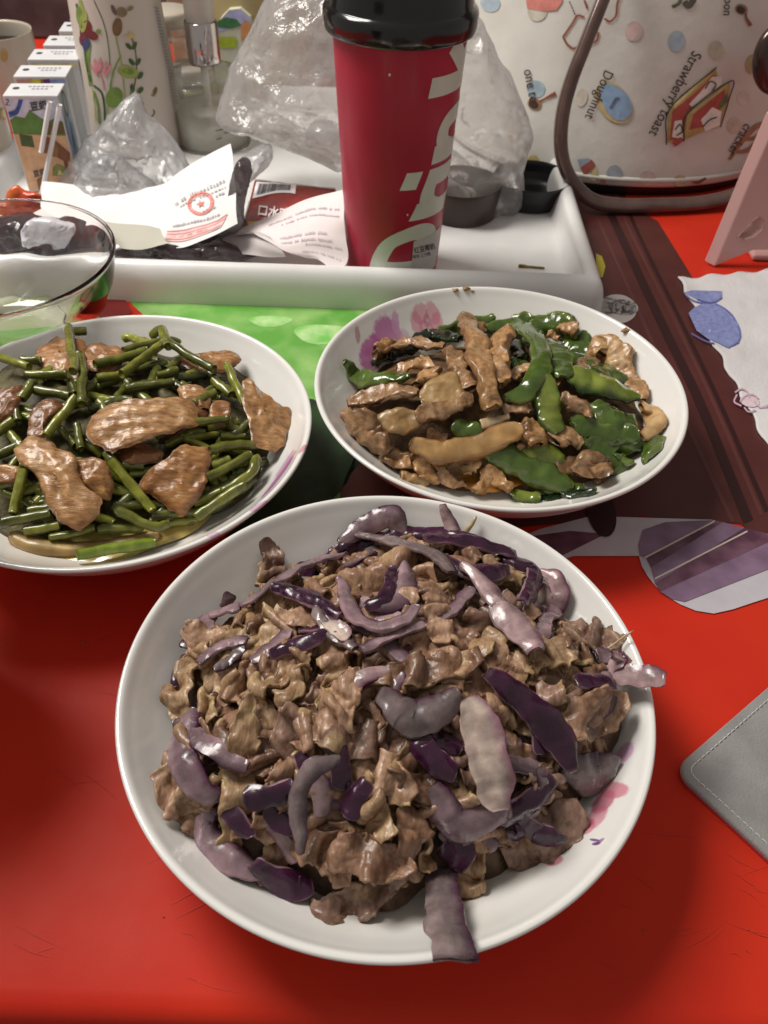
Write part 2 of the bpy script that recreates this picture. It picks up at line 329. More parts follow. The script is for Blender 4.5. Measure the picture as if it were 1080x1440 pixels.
# ------------------------------------------------------------------ three white bowls
R0 = .11
outp = [(0, .0022), (.045, .0022), (.049, .0006), (.054, .0006), (.0565, .0035), (.068, .0075), (.083, .0165), (.096, .0285), (.1045, .039), (.1085, .0448)]
inp = [(.1098, .0462), (.1100, .0474), (.1090, .0482), (.1070, .0474), (.1035, .0425), (.096, .0330), (.085, .0222), (.073, .0136), (.060, .0090), (.045, .0076), (.02, .0072), (0, .0072)]
ip = np.array(inp[::-1]); ips = spline(ip, 120)
def zin(r): return np.interp(r, ips[:-12, 0], ips[:-12, 1])
BC = {'front': np.array([.0036, .2000]), 'right': np.array([.0660, .4120]), 'left': np.array([-.1520, .3615])}
def bowl_F(k):
    c = BC[k]
    return lambda p: p[2]-float(zin(min(math.hypot(p[0]-c[0], p[1]-c[1]), .1088)))
def porcelain(k, petals):
    m = mat('porcelain_'+k, (.80, .79, .765), .16, coat=.6); nt = m.node_tree; L = nt.links.new; b = nt.nodes['Principled BSDF']
    tc = nd(nt, 'ShaderNodeTexCoord'); cur = None
    n0 = nd(nt, 'ShaderNodeTexNoise'); n0.inputs['Scale'].default_value = 300; L(tc.outputs['Object'], n0.inputs['Vector'])
    F = bowl_F(k)
    for px, py, rx, ry, rot, col, al in petals:
        p = hit(px, py, F); q = p[:2]-BC[k]; sc = pxm(p); e = W(px+10, py, p[2])-W(px, py, p[2]); base = math.atan2(e[1], e[0])
        fs = np.linalg.norm(W(px, py-10, p[2])-W(px, py, p[2]))/10       # foreshortened metres per pixel up the picture
        mp = nd(nt, 'ShaderNodeMapping', vector_type='TEXTURE'); mp.inputs['Location'].default_value = (*q, 0); mp.inputs['Rotation'].default_value = (0, 0, base-rot)
        mp.inputs['Scale'].default_value = (rx*sc, ry*(sc+fs)/2*1.15, 1e3); L(tc.outputs['Object'], mp.inputs[0])
        le = nd(nt, 'ShaderNodeVectorMath', operation='LENGTH'); L(mp.outputs[0], le.inputs[0])
        ad = nd(nt, 'ShaderNodeMath', operation='MULTIPLY_ADD'); ad.inputs[1].default_value = .5; L(n0.outputs['Fac'], ad.inputs[0]); L(le.outputs['Value'], ad.inputs[2])
        mr = nd(nt, 'ShaderNodeMapRange', interpolation_type='SMOOTHSTEP'); mr.inputs[1].default_value, mr.inputs[2].default_value = 1.05, 1.35; mr.inputs[3].default_value, mr.inputs[4].default_value = al, 0; L(ad.outputs[0], mr.inputs[0])
        mx = nd(nt, 'ShaderNodeMix', data_type='RGBA'); L(mr.outputs[0], mx.inputs[0]); mx.inputs[7].default_value = (*col, 1)
        if cur: L(cur, mx.inputs[6])
        else: mx.inputs[6].default_value = (.80, .785, .755, 1)
        cur = mx.outputs[2]
    dm = nd(nt, 'ShaderNodeVectorMath', operation='MULTIPLY'); dm.inputs[1].default_value = (1, 1, 0); L(tc.outputs['Object'], dm.inputs[0])
    le = nd(nt, 'ShaderNodeVectorMath', operation='LENGTH'); L(dm.outputs[0], le.inputs[0]); n1 = nd(nt, 'ShaderNodeTexNoise'); n1.inputs['Scale'].default_value = 42; n1.inputs['Detail'].default_value = 4; L(tc.outputs['Object'], n1.inputs['Vector'])
    ad = nd(nt, 'ShaderNodeMath', operation='MULTIPLY_ADD'); ad.inputs[1].default_value = -.05; L(n1.outputs['Fac'], ad.inputs[0]); L(le.outputs['Value'], ad.inputs[2])
    mr = nd(nt, 'ShaderNodeMapRange', interpolation_type='SMOOTHSTEP'); mr.inputs[1].default_value, mr.inputs[2].default_value, mr.inputs[3].default_value, mr.inputs[4].default_value =   .056, .074, .22, 0; L(ad.outputs[0], mr.inputs[0])
    mx = nd(nt, 'ShaderNodeMix', data_type='RGBA'); L(mr.outputs[0], mx.inputs[0]); L(cur, mx.inputs[6]); mx.inputs[7].default_value = (.66, .55, .36, 1); L(mx.outputs[2], b.inputs['Base Color']); return m
PK, MG, LM, DK = (.62, .16, .25), (.48, .10, .36), (.62, .30, .52), (.34, .06, .16)
def flower(cx, cy, r, n, col, al=.8, rot=0, sq=.8):
    o = []
    for i in range(n):
        a = rot+i*2*math.pi/n; o.append((cx+r*math.cos(a), cy+r*.8*math.sin(a), r*.62, r*.5, a, col, al))
    return o+[(cx, cy, r*.35, r*.28, 0, DK, .5)]
PET = {
 'right': [(545, 478, 20, 17, .5, MG, .85), (522, 500, 14, 20, .4, MG, .9), (560, 500, 14, 12, 0, LM, .7), (568, 478, 10, 8, 0, LM, .5), (503, 472, 4, 6, 0, DK, .6), (556, 454, 6, 7, 0, LM, .8)] + flower(600, 452, 15, 5, PK, .62, .3),
 'left': [(392, 672, 9, 30, .55, MG, .85), (400, 655, 8, 18, .5, LM, .7), (425, 632, 4, 8, .5, PK, .7), (378, 694, 8, 16, .7, LM, .8), (366, 712, 6, 14, .9, MG, .5), (300, 752, 10, 5, 0, LM, .6)],
 'front': [(862, 1112, 13, 17, -.6, PK, .8), (848, 1128, 12, 18, .6, PK, .85), (838, 1150, 12, 18, .7, PK, .7), (826, 1163, 9, 12, .5, PK, .75), (849, 1104, 13, 7, -.3, (.7, .35, .4), .6), (878, 1060, 10, 14, .5, LM, .75), (779, 1211, 12, 8, -.3, PK, .8), (836, 1182, 2.4, 6, -.7, (.16, .05, .22), .9), (843, 1184, 8, 2.4, -.5, (.22, .09, .30), .8), (838, 1187, 5, 3, .4, (.16, .05, .22), .9)],
}
BLAB = {'front': 'nearest white bowl with pink flowers, heaped with brown beef and purple onion',
        'right': 'white bowl with magenta flowers holding green peppers and pork strips, beside the tray',
        'left': 'white bowl at the glass bowl, holding green garlic shoots and browned pork slices'}
BOWL = {}
for k in BC:
    pf = np.concatenate([spline(outp, 60)[:-1], spline([outp[-1]]+inp, 110)[1:]]); pf[:, 0] = np.maximum(pf[:, 0], 0)
    V, F = lathe(pf, 192, (*BC[k], 0)); o = mesh('bowl', V, F, porcelain(k, PET[k]), flat_origin=True)
    o.data.transform(Matrix.Translation((-BC[k][0], -BC[k][1], 0))); o.location = (*BC[k], .0004); ORG[o] = np.array((*BC[k], 0)); BOWL[k] = o
    tag(o, BLAB[k], 'bowl', 'white flowered bowls of food')
# ------------------------------------------------------------------ tall red cup
CC = np.array([-.0005, .620]); CZ0 = .006
cupt = thing('paper_cup', 'tall red paper drink cup with black lid and big pale lettering', 'cup', (*CC, CZ0))
m_cup = mat('cup_red', (.42, .014, .042), .42, (.37, .011, .036), 30, coat=.08, bump=[(900, .04, .0002)])
def cr(z): return .0350+.0557*z
pf = [(0, CZ0+.004), (.032, CZ0+.004), (.0335, CZ0), (.0350, CZ0+.0006)]+[(cr(CZ0+h), CZ0+h) for h in np.linspace(.004, .182, 24)]
V, F = lathe(pf, 96, (*CC, 0)); mesh('cup_body', V, F, m_cup, cupt)
m_blk = mat('lid_black', (.008, .008, .009), .14, coat=.4)
zl = .1815
pf = [(.0465, zl), (.0495, zl-.001), (.0508, zl+.001), (.0513, zl+.006), (.0510, zl+.011), (.0494, zl+.0135), (.0482, zl+.0145), (.0476, zl+.017), (.0470, zl+.026), (.0464, zl+.0292), (.0447, zl+.0300), (.0427, zl+.0290), (.0417, zl+.025), (.039, zl+.024), (0, zl+.0245)]
V, F = lathe(spline(pf, 70), 96, (*CC, 0)); mesh('lid', V, F, m_blk, cupt)
CF = lambda p: math.hypot(p[0]-CC[0], p[1]-CC[1])-cr(p[2])
m_ltr = mat('cup_letter', (.66, .69, .60), .4, (.60, .63, .54), 60)
def cup_text(s, z0, phi0, dphi, size, m, bold=0, sq=1.0, name='lettering', tw=1.0):
    """letters run up the wall: text x -> height, text y -> angle (towards the left)"""
    V, Fc = text_2d(s, bold, .055); P = []
    for x, y, _ in V:
        z = max(z0+x*size*sq, CZ0+.0008); ph = math.radians(phi0+dphi*(z-CZ0)/.165)-y*size*tw/cr(z); r = cr(z)+.00025
        P.append((CC[0]+r*math.sin(ph), CC[1]-r*math.cos(ph), z))
    P = np.array(P); G = []
    for f in Fc:
        n = np.cross(P[f[1]]-P[f[0]], P[f[2]]-P[f[0]]); c = P[list(f)].mean(0)-np.array([*CC, 0]); c[2] = 0
        G.append(f if n@c > 0 else f[::-1])
    return mesh(name, P, G, m, cupt)
def cup_poly(name, q, m, z0, phi0, dphi, size, off):
    def f3(x, y):
        z = max(z0+x*size, CZ0+.0008); ph = math.radians(float(np.interp(z, [.02, .044, .075, .10, .13, .17, .19], [48, 58, 77, 88, 92, 97, 99])))-y*size/cr(z); r = cr(z)+off
        return np.array((CC[0]+r*math.sin(ph), CC[1]-r*math.cos(ph), z))
    q = np.asarray(q, float); d_ = []
    for i in range(len(q)):
        a_, b_ = q[i], q[(i+1) % len(q)]; k_ = max(1, int(np.linalg.norm(b_-a_)/.045))
        d_ += [a_+(b_-a_)*j/k_ for j in range(k_)]
    V, Fc = decal_mesh([tuple(map(float, p)) for p in d_], f3, .05); V = np.array(V); G = []
    for f in Fc:
        n = np.cross(V[f[1]]-V[f[0]], V[f[2]]-V[f[0]]); c = V[list(f)].mean(0)-np.array([*CC, 0]); c[2] = 0; G.append(f if n@c > 0 else f[::-1])
    return mesh(name, V, G, m, cupt)
def bar(x0, x1, y0, y1): return [(x, y) for x, y in [(x0, y0), ((x0+x1)/2, y0), (x1, y0), (x1, y0*.75+y1*.25), (x1, (y0+y1)/2), (x1, y0*.25+y1*.75), (x1, y1), ((x0+x1)/2, y1), (x0, y1), (x0, y0*.25+y1*.75), (x0, (y0+y1)/2), (x0, y0*.75+y1*.25)]]
GL = {'D': (.70, [bar(0, .19, 0, .75), stroke_px([(.10, .66), (.28, .66), (.45, .60), (.54, .375), (.45, .15), (.28, .09), (.10, .09)], .185, 40)]),
      'r': (.44, [bar(0, .19, 0, .55), stroke_px([(.10, .26), (.17, .40), (.28, .455), (.40, .46)], .185, 16)]),
      'i': (.28, [bar(0, .19, 0, .55), bar(0, .19, .64, .82)]),
      'n': (.63, [bar(0, .19, 0, .55), stroke_px([(.12, .28), (.18, .41), (.30, .46), (.41, .41), (.45, .28), (.455, .12), (.455, 0)], .185, 34)]),
      'k': (.56, [bar(0, .19, 0, .77), stroke_px([(.14, .20), (.28, .36), (.46, .56)], .185, 14), stroke_px([(.22, .33), (.36, .18), (.50, .0)], .185, 14)])}
for ch, z_ in zip('Drink', (.0190, .0642, .0880, .1038, .1494)):
    for k_, q in enumerate(GL[ch][1]): cup_poly('letter', q, m_ltr, z_, 0, 0, .066, .00024+.00006*k_)
m_stk = mat('sticker_white', (.55, .53, .50), .5)
V = []; n = 10
for z in np.linspace(.016, .0490, 7):
    for ph in np.radians(np.linspace(24, 70, n)): r = cr(z)+.00045; V.append((CC[0]+r*math.sin(ph), CC[1]-r*math.cos(ph), z+.006*(ph-.8)*.6))
stk = mesh('sticker', V, [f[::-1] for f in grid_faces(7, n)], m_stk, cupt)
stk.data.flip_normals()
SF = lambda p: math.hypot(p[0]-CC[0], p[1]-CC[1])-cr(p[2])-.00045
lettering('红豆椰奶', 583, 356, 9.5, 13, SF, ink(.03, .03, .03), stk, .0002, .8, .012)
lettering('椰果·三分糖', 581, 364, 6, 13, SF, ink(.05, .05, .05), stk, .0002, .8)
for x, y, r in [(548, 105, 1.8), (573, 302, 1.2)]: decal('fleck', blob(x, y, r, r*1.3, 0, 8), CF, ink(.7, .6, .5), cupt, .0003, 20)

# ------------------------------------------------------------------ white cloth bag with brown handle
BGC, BGA, BGB, BGL = np.array([.228, .930]), .178, .152, .16
def bag_F(p): return ((p[0]-BGC[0])/(BGA+.10*p[2]))**2+((p[1]-BGC[1]-BGL*p[2])/BGB)**2-1
bag = thing('bag', 'white canvas handbag printed with small cakes, spoons and dots, standing behind the tray', 'bag', (*BGC, 0))
m_can = mat('canvas', (.74, .715, .66), .75, (.68, .655, .60), 35, bump=[(700, .18, .0005), (16, .35, .006)])
V = []; n = 110; zz = np.concatenate([[.010, .0115, .015], np.linspace(.022, .30, 26)]); ins = np.concatenate([[.972, .988, .997], np.ones(26)])
for z, q in zip(zz, ins):
    for a in np.linspace(0, 2*np.pi, n, endpoint=False):
        s = 1+.0008*math.sin(a*9+z*30)*math.sin(z*24+a*3)
        V.append((BGC[0]+(BGA+.10*z)*q*s*math.cos(a), BGC[1]+BGL*z+BGB*q*s*math.sin(a), z))
mesh('bag_body', V, grid_faces(len(zz), n, cv=True), m_can, bag)
m_lth = mat('leather', (.052, .022, .018), .35, (.035, .014, .012), 80, coat=.2, bump=[(500, .1, .0003)])
V = []
for z, q in [(.0005, .90), (.0005, .935), (.004, .948), (.009, .950), (.0125, .945)]:
    for a in np.linspace(0, 2*np.pi, n, endpoint=False): V.append((BGC[0]+BGA*q*math.cos(a), BGC[1]+BGB*q*math.sin(a), z))
mesh('base_shadow_band', V, grid_faces(5, n, cv=True), mat('shadow_gap_black', (.015, .011, .010), .4), bag)  # black inset band puts the shadow gap under the bag into colour
V = []
for da, dz in [(.0, .0), (.0012, .001), (.0012, .0035), (.0, .0045)]:
    for a in np.linspace(0, 2*np.pi, n, endpoint=False): z = .0155+dz; V.append((BGC[0]+(BGA+da)*math.cos(a), BGC[1]+BGL*z+(BGB+da)*math.sin(a), z))
mesh('hem', V, grid_faces(4, n, cv=True), m_can, bag)
def tube(P, rad, n=12, sec=None, flat=None, closed_ends=True):
    """sweeps a round or flattened section along points P (rad: one or per point)"""
    P = np.asarray(P, float); m = len(P); T = np.gradient(P, axis=0); T /= np.linalg.norm(T, axis=1)[:, None]+1e-12
    ref = np.array([0, 0, 1.0]) if abs(T[0][2]) < .9 else np.array([0, 1.0, 0])
    N = np.cross(T[0], ref); N /= np.linalg.norm(N); V = []; rad = np.broadcast_to(np.asarray(rad, float), (m,))
    for i in range(m):
        N = N-T[i]*(N@T[i]); N /= np.linalg.norm(N); B = np.cross(T[i], N)
        for a in np.linspace(0, 2*np.pi, n, endpoint=False):
            V.append(P[i]+rad[i]*(N*math.cos(a)*(flat or 1)+B*math.sin(a)))
    F = grid_faces(m, n, cv=True)+[tuple(range(n))[::-1], tuple((m-1)*n+k for k in range(n))]
    return np.array(V), [f[::-1] for f in F]
hp = [(872, -70, .80), (853, -15, .785), (826, 55, .770), (803, 115, .760), (791, 165, .752), (790, 215, .748), (803, 252, .7470), (832, 281, .7475), (872, 297, .7485), (925, 302, .752), (985, 292, .760), (1040, 272, .772), (1100, 240, .79), (1180, 160, .81), (1210, 60, .83)]
P = np.array([WY(*q) for q in hp]); P[:, 2] = np.maximum(P[:, 2], .0075)
V, F = tube(spline(P, 120), .0072, 14, flat=.8); hd = mesh('handle', V, F, mat('handle_brown', (.14, .085, .072), .25, (.10, .056, .048), 60, coat=.5, metal=.15), bag)
sm = [P[i]+np.array([-.0058, -.0035, .001]) for i in range(len(P))]
V, F = tube(spline(sm, 120), .0013, 6); mesh('piping', V, F, mat('piping_pale', (.20, .15, .13), .35), hd)
V, F = tube(spline([WY(1100, 40, .775), WY(1080, 62, .772), WY(1073, 88, .771), WY(1080, 112, .772), WY(1105, 122, .775)], 30), .0095, 12, flat=.7); mesh('buckle', V, F, mat('buckle_bronze', (.06, .035, .03), .2, metal=.5, coat=.4), bag)
# print on the bag
I = ink; dk = I(.05, .03, .025); BO = .0005
def bt(s, x, y, sz, a): lettering(s, x, y, sz, a, bag_F, dk, bag, BO+.0008, .9, .006)
bt('one te', 737, 98, 20, -79); bt('Doughnut', 851, 97, 20, -113); bt('Strawberry toast', 974, 70, 21.5, -118); bt('cracker', 1047, 172, 18, -121); bt('oon', 1018, -4, 18, -94)
dots = [(754, 125, 13, 12, (.33, .42, .48)), (690, 5, 14, 12, (.38, .46, .52)), (756, 15, 14, 15, (.55, .51, .42)), (891, 44, 12, 14, (.62, .46, .44)), (951, 58, 12, 15, (.36, .45, .52)), (1006, 70, 11, 13, (.47, .44, .35)), (1057, 90, 9, 14, (.42, .34, .17)), (750, 228, 9, 10, (.45, .36, .15)), (818, 137, 8, 13, (.60, .54, .46)), (864, 244, 11, 12, (.33, .37, .42)), (911, 250, 11, 10, (.58, .47, .41)), (956, 254, 9, 8, (.50, .40, .24)), (1032, 176, 10, 12, (.52, .46, .38)), (1045, 138, 9, 10, (.58, .55, .49)), (722, 190, 8, 9, (.58, .50, .36))]
for x, y, a, b, c in dots: decal('printed_dot', blob(x, y, a, b, .2, 18), bag_F, I(*c), bag, BO, 12)
decal('printed_cake', [(740, 0), (742, 12), (765, 16), (783, 14), (791, 2), (792, -12), (740, -12)], bag_F, I(.62, .22, .18), bag, BO+.0003, 12)
def spoon(x, y, r, hx, hy):
    decal('printed_spoon', blob(x, y, r, r*.82, .4, 16), bag_F, I(.32, .16, .08), bag, BO+.0004, 10); decal('printed_spoon', blob(x-1, y+.5, r*.7, r*.55, .4, 14), bag_F, dk, bag, BO+.0007, 10)
    decal('printed_spoon', stroke_px([(x+r*.7, y-r*.3 if hy < y else y+r*.6), ((x+hx)/2, (y+hy)/2), (hx, hy)], [3, 3, 6]), bag_F, I(.25, .08, .05), bag, BO+.0004, 10)
spoon(752, 146, 10, 782, 131); spoon(1042, 13, 9, 1055, 36)
for q in [[(792, 52), (798, 62), (808, 68), (818, 60)], [(792, 52), (805, 33), (812, 22), (822, 24)], [(826, 62), (838, 58), (842, 45)], [(822, 0), (826, 12)], [(850, 26), (858, 30), (866, 22), (868, 6), (872, -6)]]: decal('printed_outline', stroke_px(q, 3), bag_F, I(.30, .09, .06), bag, BO+.0003, 12)
for k in range(5): decal('printed_dash', stroke_px([(801+k*1.7, 2+k*4), (802+k*1.7, 4.5+k*4)], 1.6), bag_F, dk, bag, BO+.0003, 12)
decal('printed_doughnut', blob(863, 144, 33, 22, .95, 24), bag_F, I(.52, .40, .20), bag, BO+.0003, 9); decal('printed_doughnut', blob(866, 143, 29, 18, .95, 24, .05), bag_F, I(.25, .38, .55), bag, BO+.0006, 9); decal('printed_doughnut', stroke_px([(858, 152), (862, 146), (866, 139), (871, 138)], 4), bag_F, I(.12, .15, .22), bag, BO+.0009, 9)
tan, red_, grn, cream = I(.42, .30, .11), I(.38, .07, .06), I(.10, .15, .06), I(.72, .68, .62)
for q, m_, k in [([(936, 201), (941, 152), (1005, 95), (1009, 108), (963, 150), (960, 196)], tan, 3), ([(941, 196), (945, 156), (1003, 104), (1012, 118), (964, 158), (959, 198)], red_, 4), ([(944, 192), (948, 170), (958, 168), (960, 195)], cream, 5), ([(968, 146), (985, 128), (1000, 108), (1014, 106), (1014, 118), (990, 138), (972, 150)], cream, 5), ([(960, 197), (965, 160), (1025, 114), (1023, 138), (1010, 178), (988, 184)], tan, 6), ([(968, 182), (974, 160), (1018, 124), (1017, 140), (1004, 170), (985, 178)], red_, 7), ([(1008, 148), (1021, 130), (1021, 142), (1012, 152)], grn, 8), ([(984, 168), (1000, 150), (1013, 156), (1010, 176), (990, 184)], cream, 8), ([(944, 200), (955, 192), (962, 196), (948, 206)], red_, 8)]:
    decal('printed_toast', q, bag_F, m_, bag, BO+.0002*k, 9)
for q in [[(936, 203), (941, 152), (1006, 94)], [(960, 198), (966, 158), (1026, 113), (1023, 138), (1011, 178)], [(948, 182), (955, 174), (958, 184), (950, 190)], [(990, 124), (997, 114), (1005, 118), (1000, 127)], [(986, 178), (996, 168), (1006, 164)]]: decal('printed_outline', stroke_px(q, 1.8), bag_F, dk, bag, BO+.002, 10)
for q in [[(1025, 224), (1045, 196), (1062, 178), (1078, 174)], [(1030, 214), (1052, 210), (1080, 186)], [(1048, 196), (1065, 192), (1085, 176)]]: decal('printed_cracker', stroke_px(q, [4, 7, 8]), bag_F, I(.36, .17, .10), bag, BO+.0005, 10)
for q, c in [([(815, 232), (832, 224), (838, 232), (822, 248)], (.30, .08, .06)), ([(826, 250), (838, 234), (842, 246), (836, 254)], (.50, .42, .20)), ([(812, 224), (828, 222), (836, 228), (816, 238)], (.30, .34, .42))]: decal('printed_cherry', q, bag_F, I(*c), bag, BO+.0004, 9)
for q in [[(740, 242), (747, 250), (750, 262)], [(968, 252), (980, 256), (992, 250)], [(844, 254), (852, 256)]]: decal('printed_stem', stroke_px(q, [3, 5, 3]), bag_F, I(.2, .05, .04), bag, BO+.0005, 9)
decal('printed_flower', stroke_px([(962, 2), (968, 8), (976, -2)], 9), bag_F, I(.10, .09, .07), bag, BO+.0004, 9); decal('printed_flower', stroke_px([(945, 10), (955, 4), (958, -8)], 5), bag_F, I(.10, .12, .06), bag, BO+.0004, 9)

# ------------------------------------------------------------------ things at the right of the table
m_pink = mat('stand_pink', (.56, .33, .31), .4, coat=.1)
st = thing('phone_stand', 'pale pink plastic stand with a slot, standing on the table beside the bag', 'stand', (.28, .655, 0))
PF = plane_F((.2686, .652, 0), (.05, -1, .12)); out = [(1003, 379), (1011, 360), (1052, 262), (1094, 165), (1118, 150), (1118, 356), (1082, 352), (1060, 352), (1036, 362)]
hole = [(1037, 333), (1052, 314), (1066, 304), (1072, 310), (1071, 322), (1060, 332), (1046, 336)]
v2 = [Vector(p) for p in out+hole]; n1, n2 = len(out), len(hole)
vv, ee, ff, _, _, of = geometry.delaunay_2d_cdt(v2, [(i, (i+1) % n1) for i in range(n1)]+[(n1+i, n1+(i+1) % n2) for i in range(n2)], [list(range(n1)), list(range(n1, n1+n2))], 0, 1e-5)
ff = [f for f, o_ in zip(ff, of) if o_ == [0]]
A = np.array([hit(p.x, p.y, PF) for p in vv]); A[:, 2] = np.maximum(A[:, 2], .0008); E = np.array([-.0075, .0065, .0015]); B = A+E; nv = len(A)
F = up_faces(A, ff)+[tuple(i+nv for i in f) for f in ff]+[(i, (i+1) % n1, nv+(i+1) % n1, nv+i) for i in range(n1)]+[(n1+i, n1+(i+1) % n2, nv+n1+(i+1) % n2, nv+n1+i) for i in range(n2)]
bevel(mesh('stand_panel', np.concatenate([A, B]), F, m_pink, st, smooth=False), .0012, 2)
V, F = box(.305, .345, .665, .735, .0006, .006); bevel(mesh('stand_base', V, F, m_pink, st, smooth=False), .002)

def sheet_px(name, corners, nu, nv, m, parent=None, wob=(.0015, .02), th=.0004, seed=0, fn=None):
    """paper: bilinear patch through four (px, py, z) corners, rippled"""
    c = [W(*q) for q in corners]; V = []
    for i in range(nu):
        u = i/(nu-1)
        for j in range(nv):
            v = j/(nv-1); p = c[0]*(1-u)*(1-v)+c[1]*u*(1-v)+c[2]*u*v+c[3]*(1-u)*v
            if fn is not None: p = p+fn(u, v)
            V.append(p)
    V = np.array(V); V[:, 2] += wob[0]*(vnoise(V, wob[1], seed)+.4*vnoise(V, wob[1]/2.7, seed+3))
    F = grid_faces(nu, nv); V2 = V.copy(); V2[:, 2] -= th; k = len(V)
    bd = [(i*nv) for i in range(nu)]+[(nu-1)*nv+j for j in range(1, nv)]+[i*nv+nv-1 for i in range(nu-2, -1, -1)]+[j for j in range(nv-2, 0, -1)]
    F2 = up_faces(V, F)+[tuple(q+k for q in f) for f in F]+[(bd[i], bd[(i+1) % len(bd)], k+bd[(i+1) % len(bd)], k+bd[i]) for i in range(len(bd))]
    return mesh(name, np.concatenate([V, V2]), F2, m, parent)
m_towel = mat('paper_towel', (.70, .675, .68), .9, (.62, .59, .60), 14, bump=[(420, .5, .0008), (60, .4, .002)])
tw = thing('paper_towel', 'white paper towel with a blue printed fruit, lying beside the right bowl', 'paper towel', W(1050, 480, 0))
towel = sheet_px('towel_sheet', [(954, 391, .0022), (1150, 372, .003), (1240, 640, .003), (1086, 636, .0022)], 44, 56, m_towel, tw, (.0014, .018), .0012, 4, lambda u, v: np.array([.0016*math.sin(40*v)*(1-u), .002*math.sin(30*u+1)*(1-v), 0]))
TWF = plane_F((0, 0, .0058), (0, 0, 1))
TV = np.array([v.co[:] for v in towel.data.vertices])[:44*56]+ORG[towel]
def tz(p): return float(TV[((TV[:, :2]-p[:2])**2).sum(1).argmin(), 2])
towel_F = lambda p: p[2]-tz(p)
m_blu = mat('towel_blue', (.19, .22, .46), .9, (.27, .30, .54), 300, bump=[(420, .5, .0008)]); m_blu2 = mat('towel_blue_line', (.12, .15, .42), .9)
lower = [(968, 441), (976, 433), (987, 428), (1006, 428), (1020, 436), (1032, 448), (1040, 467), (1038, 481), (1024, 490), (1010, 483), (996, 478), (980, 465)]
upper = [(960, 412), (973, 409), (1015, 410), (1015, 419), (1006, 425), (994, 426), (979, 421)]
for q in (lower, upper): decal('printed_fruit', q, towel_F, m_blu, tw, .0005, 6)
for q in (lower[3:9], [upper[3], upper[4], upper[5], upper[6]], [(972, 470), (990, 480), (1004, 484)], [(964, 416), (975, 424), (992, 428)]): decal('printed_line', stroke_px(q, 1.8), towel_F, m_blu2, tw, .0008, 6)
for q in [[(1033, 553), (1042, 548), (1050, 552), (1054, 560)], [(1040, 566), (1048, 558), (1058, 556), (1066, 562)], [(1036, 556), (1032, 566), (1042, 572)], [(1060, 566), (1070, 574), (1082, 570)], [(1046, 574), (1052, 580), (1062, 578)]]: decal('printed_blossom', stroke_px(q, 2.2), towel_F, I(.52, .36, .45), tw, .0008, 6)
decal('printed_blossom', blob(1054, 565, 14, 8, .2), towel_F, I(.66, .52, .57), tw, .0005, 6)

pad = thing('felt_pad', 'grey suede pad with white stitching and red underside, lying on the table', 'pad', (.20, .17, 0))
def rrect(L1, L2, r, n=8, inset=0):
    """rounded rectangle from the visible corner, along the two measured edges"""
    e1 = np.array([.0525, .0426]); e1 /= np.linalg.norm(e1); e2 = np.array([e1[1], -e1[0]]); o = np.array([.1318, .1868]); P = []
    for cx, cy, a0 in [(r, r, 180), (L1-r, r, 270), (L1-r, L2-r, 0), (r, L2-r, 90)]:
        for a in np.radians(np.linspace(a0, a0+90, n)): P.append(o+e1*(cx+(r-inset)*math.cos(a))+e2*(cy+(r-inset)*math.sin(a)))
    return np.array(P)
def slab2(P, z0, z1, bev=.0007):
    c = P.mean(0); rings = [(z0, 1), (z1-bev, 1), (z1, 1-bev*14)]; V = []
    for z, s in rings:
        for p in P: V.append((*(c+(p-c)*s), z))
    n = len(P); return np.array(V), [f[::-1] for f in grid_faces(3, n, cv=True)][::1]+[tuple(2*n+i for i in range(n))]
Rp = rrect(.11, .13, .0085)
V, F = slab2(Rp, .0005, .0022); mesh('pad_underside', V, F, mat('pad_red', (.40, .03, .04), .5), pad)
V, F = slab2(Rp+.0, .0023, .0047); V[:, 2] += 0; fp = mesh('pad_top', V, F, mat('suede', (.225, .220, .215), .95, (.31, .305, .30), 55, ndet=8, bump=[(900, .6, .0006), (90, .4, .0012)], contrast=(.3, .72), sheen=.3), pad, smooth=False)
Sx = rrect(.11, .13, .0085, 8, .0042); Sx = np.concatenate([Sx, Sx[:1]]); seg = np.linalg.norm(np.diff(Sx, axis=0), axis=1); cum = np.concatenate([[0], np.cumsum(seg)]); VF = []
e1 = np.array([.0525, .0426]); e1 /= np.linalg.norm(e1); e2 = np.array([e1[1], -e1[0]]); o_ = np.array([.1318, .1868])
def dash(a, b):
    t = (b-a)/np.linalg.norm(b-a); return tube(np.array([[*a, .0047], [*(a+t*.0003), .00505], [*(b-t*.0003), .00505], [*b, .0047]]), .00026, 6)
for L_, ax, ot in [(.10, e1, e2), (.12, e2, e1)]:
    k = .0085
    while k < L_: VF.append(dash(o_+ax*k+ot*.0042, o_+ax*(k+.0021)+ot*.0042)); k += .0031
for a in np.radians([196, 230, 254]): c = o_+e1*.0085+e2*.0085; VF.append(dash(c+.0043*(e1*math.cos(a-.2)+e2*math.sin(a-.2)), c+.0043*(e1*math.cos(a+.2)+e2*math.sin(a+.2))))
V, F = join(*VF); mesh('stitching', V, F, mat('thread', (.62, .60, .57), .7), pad)
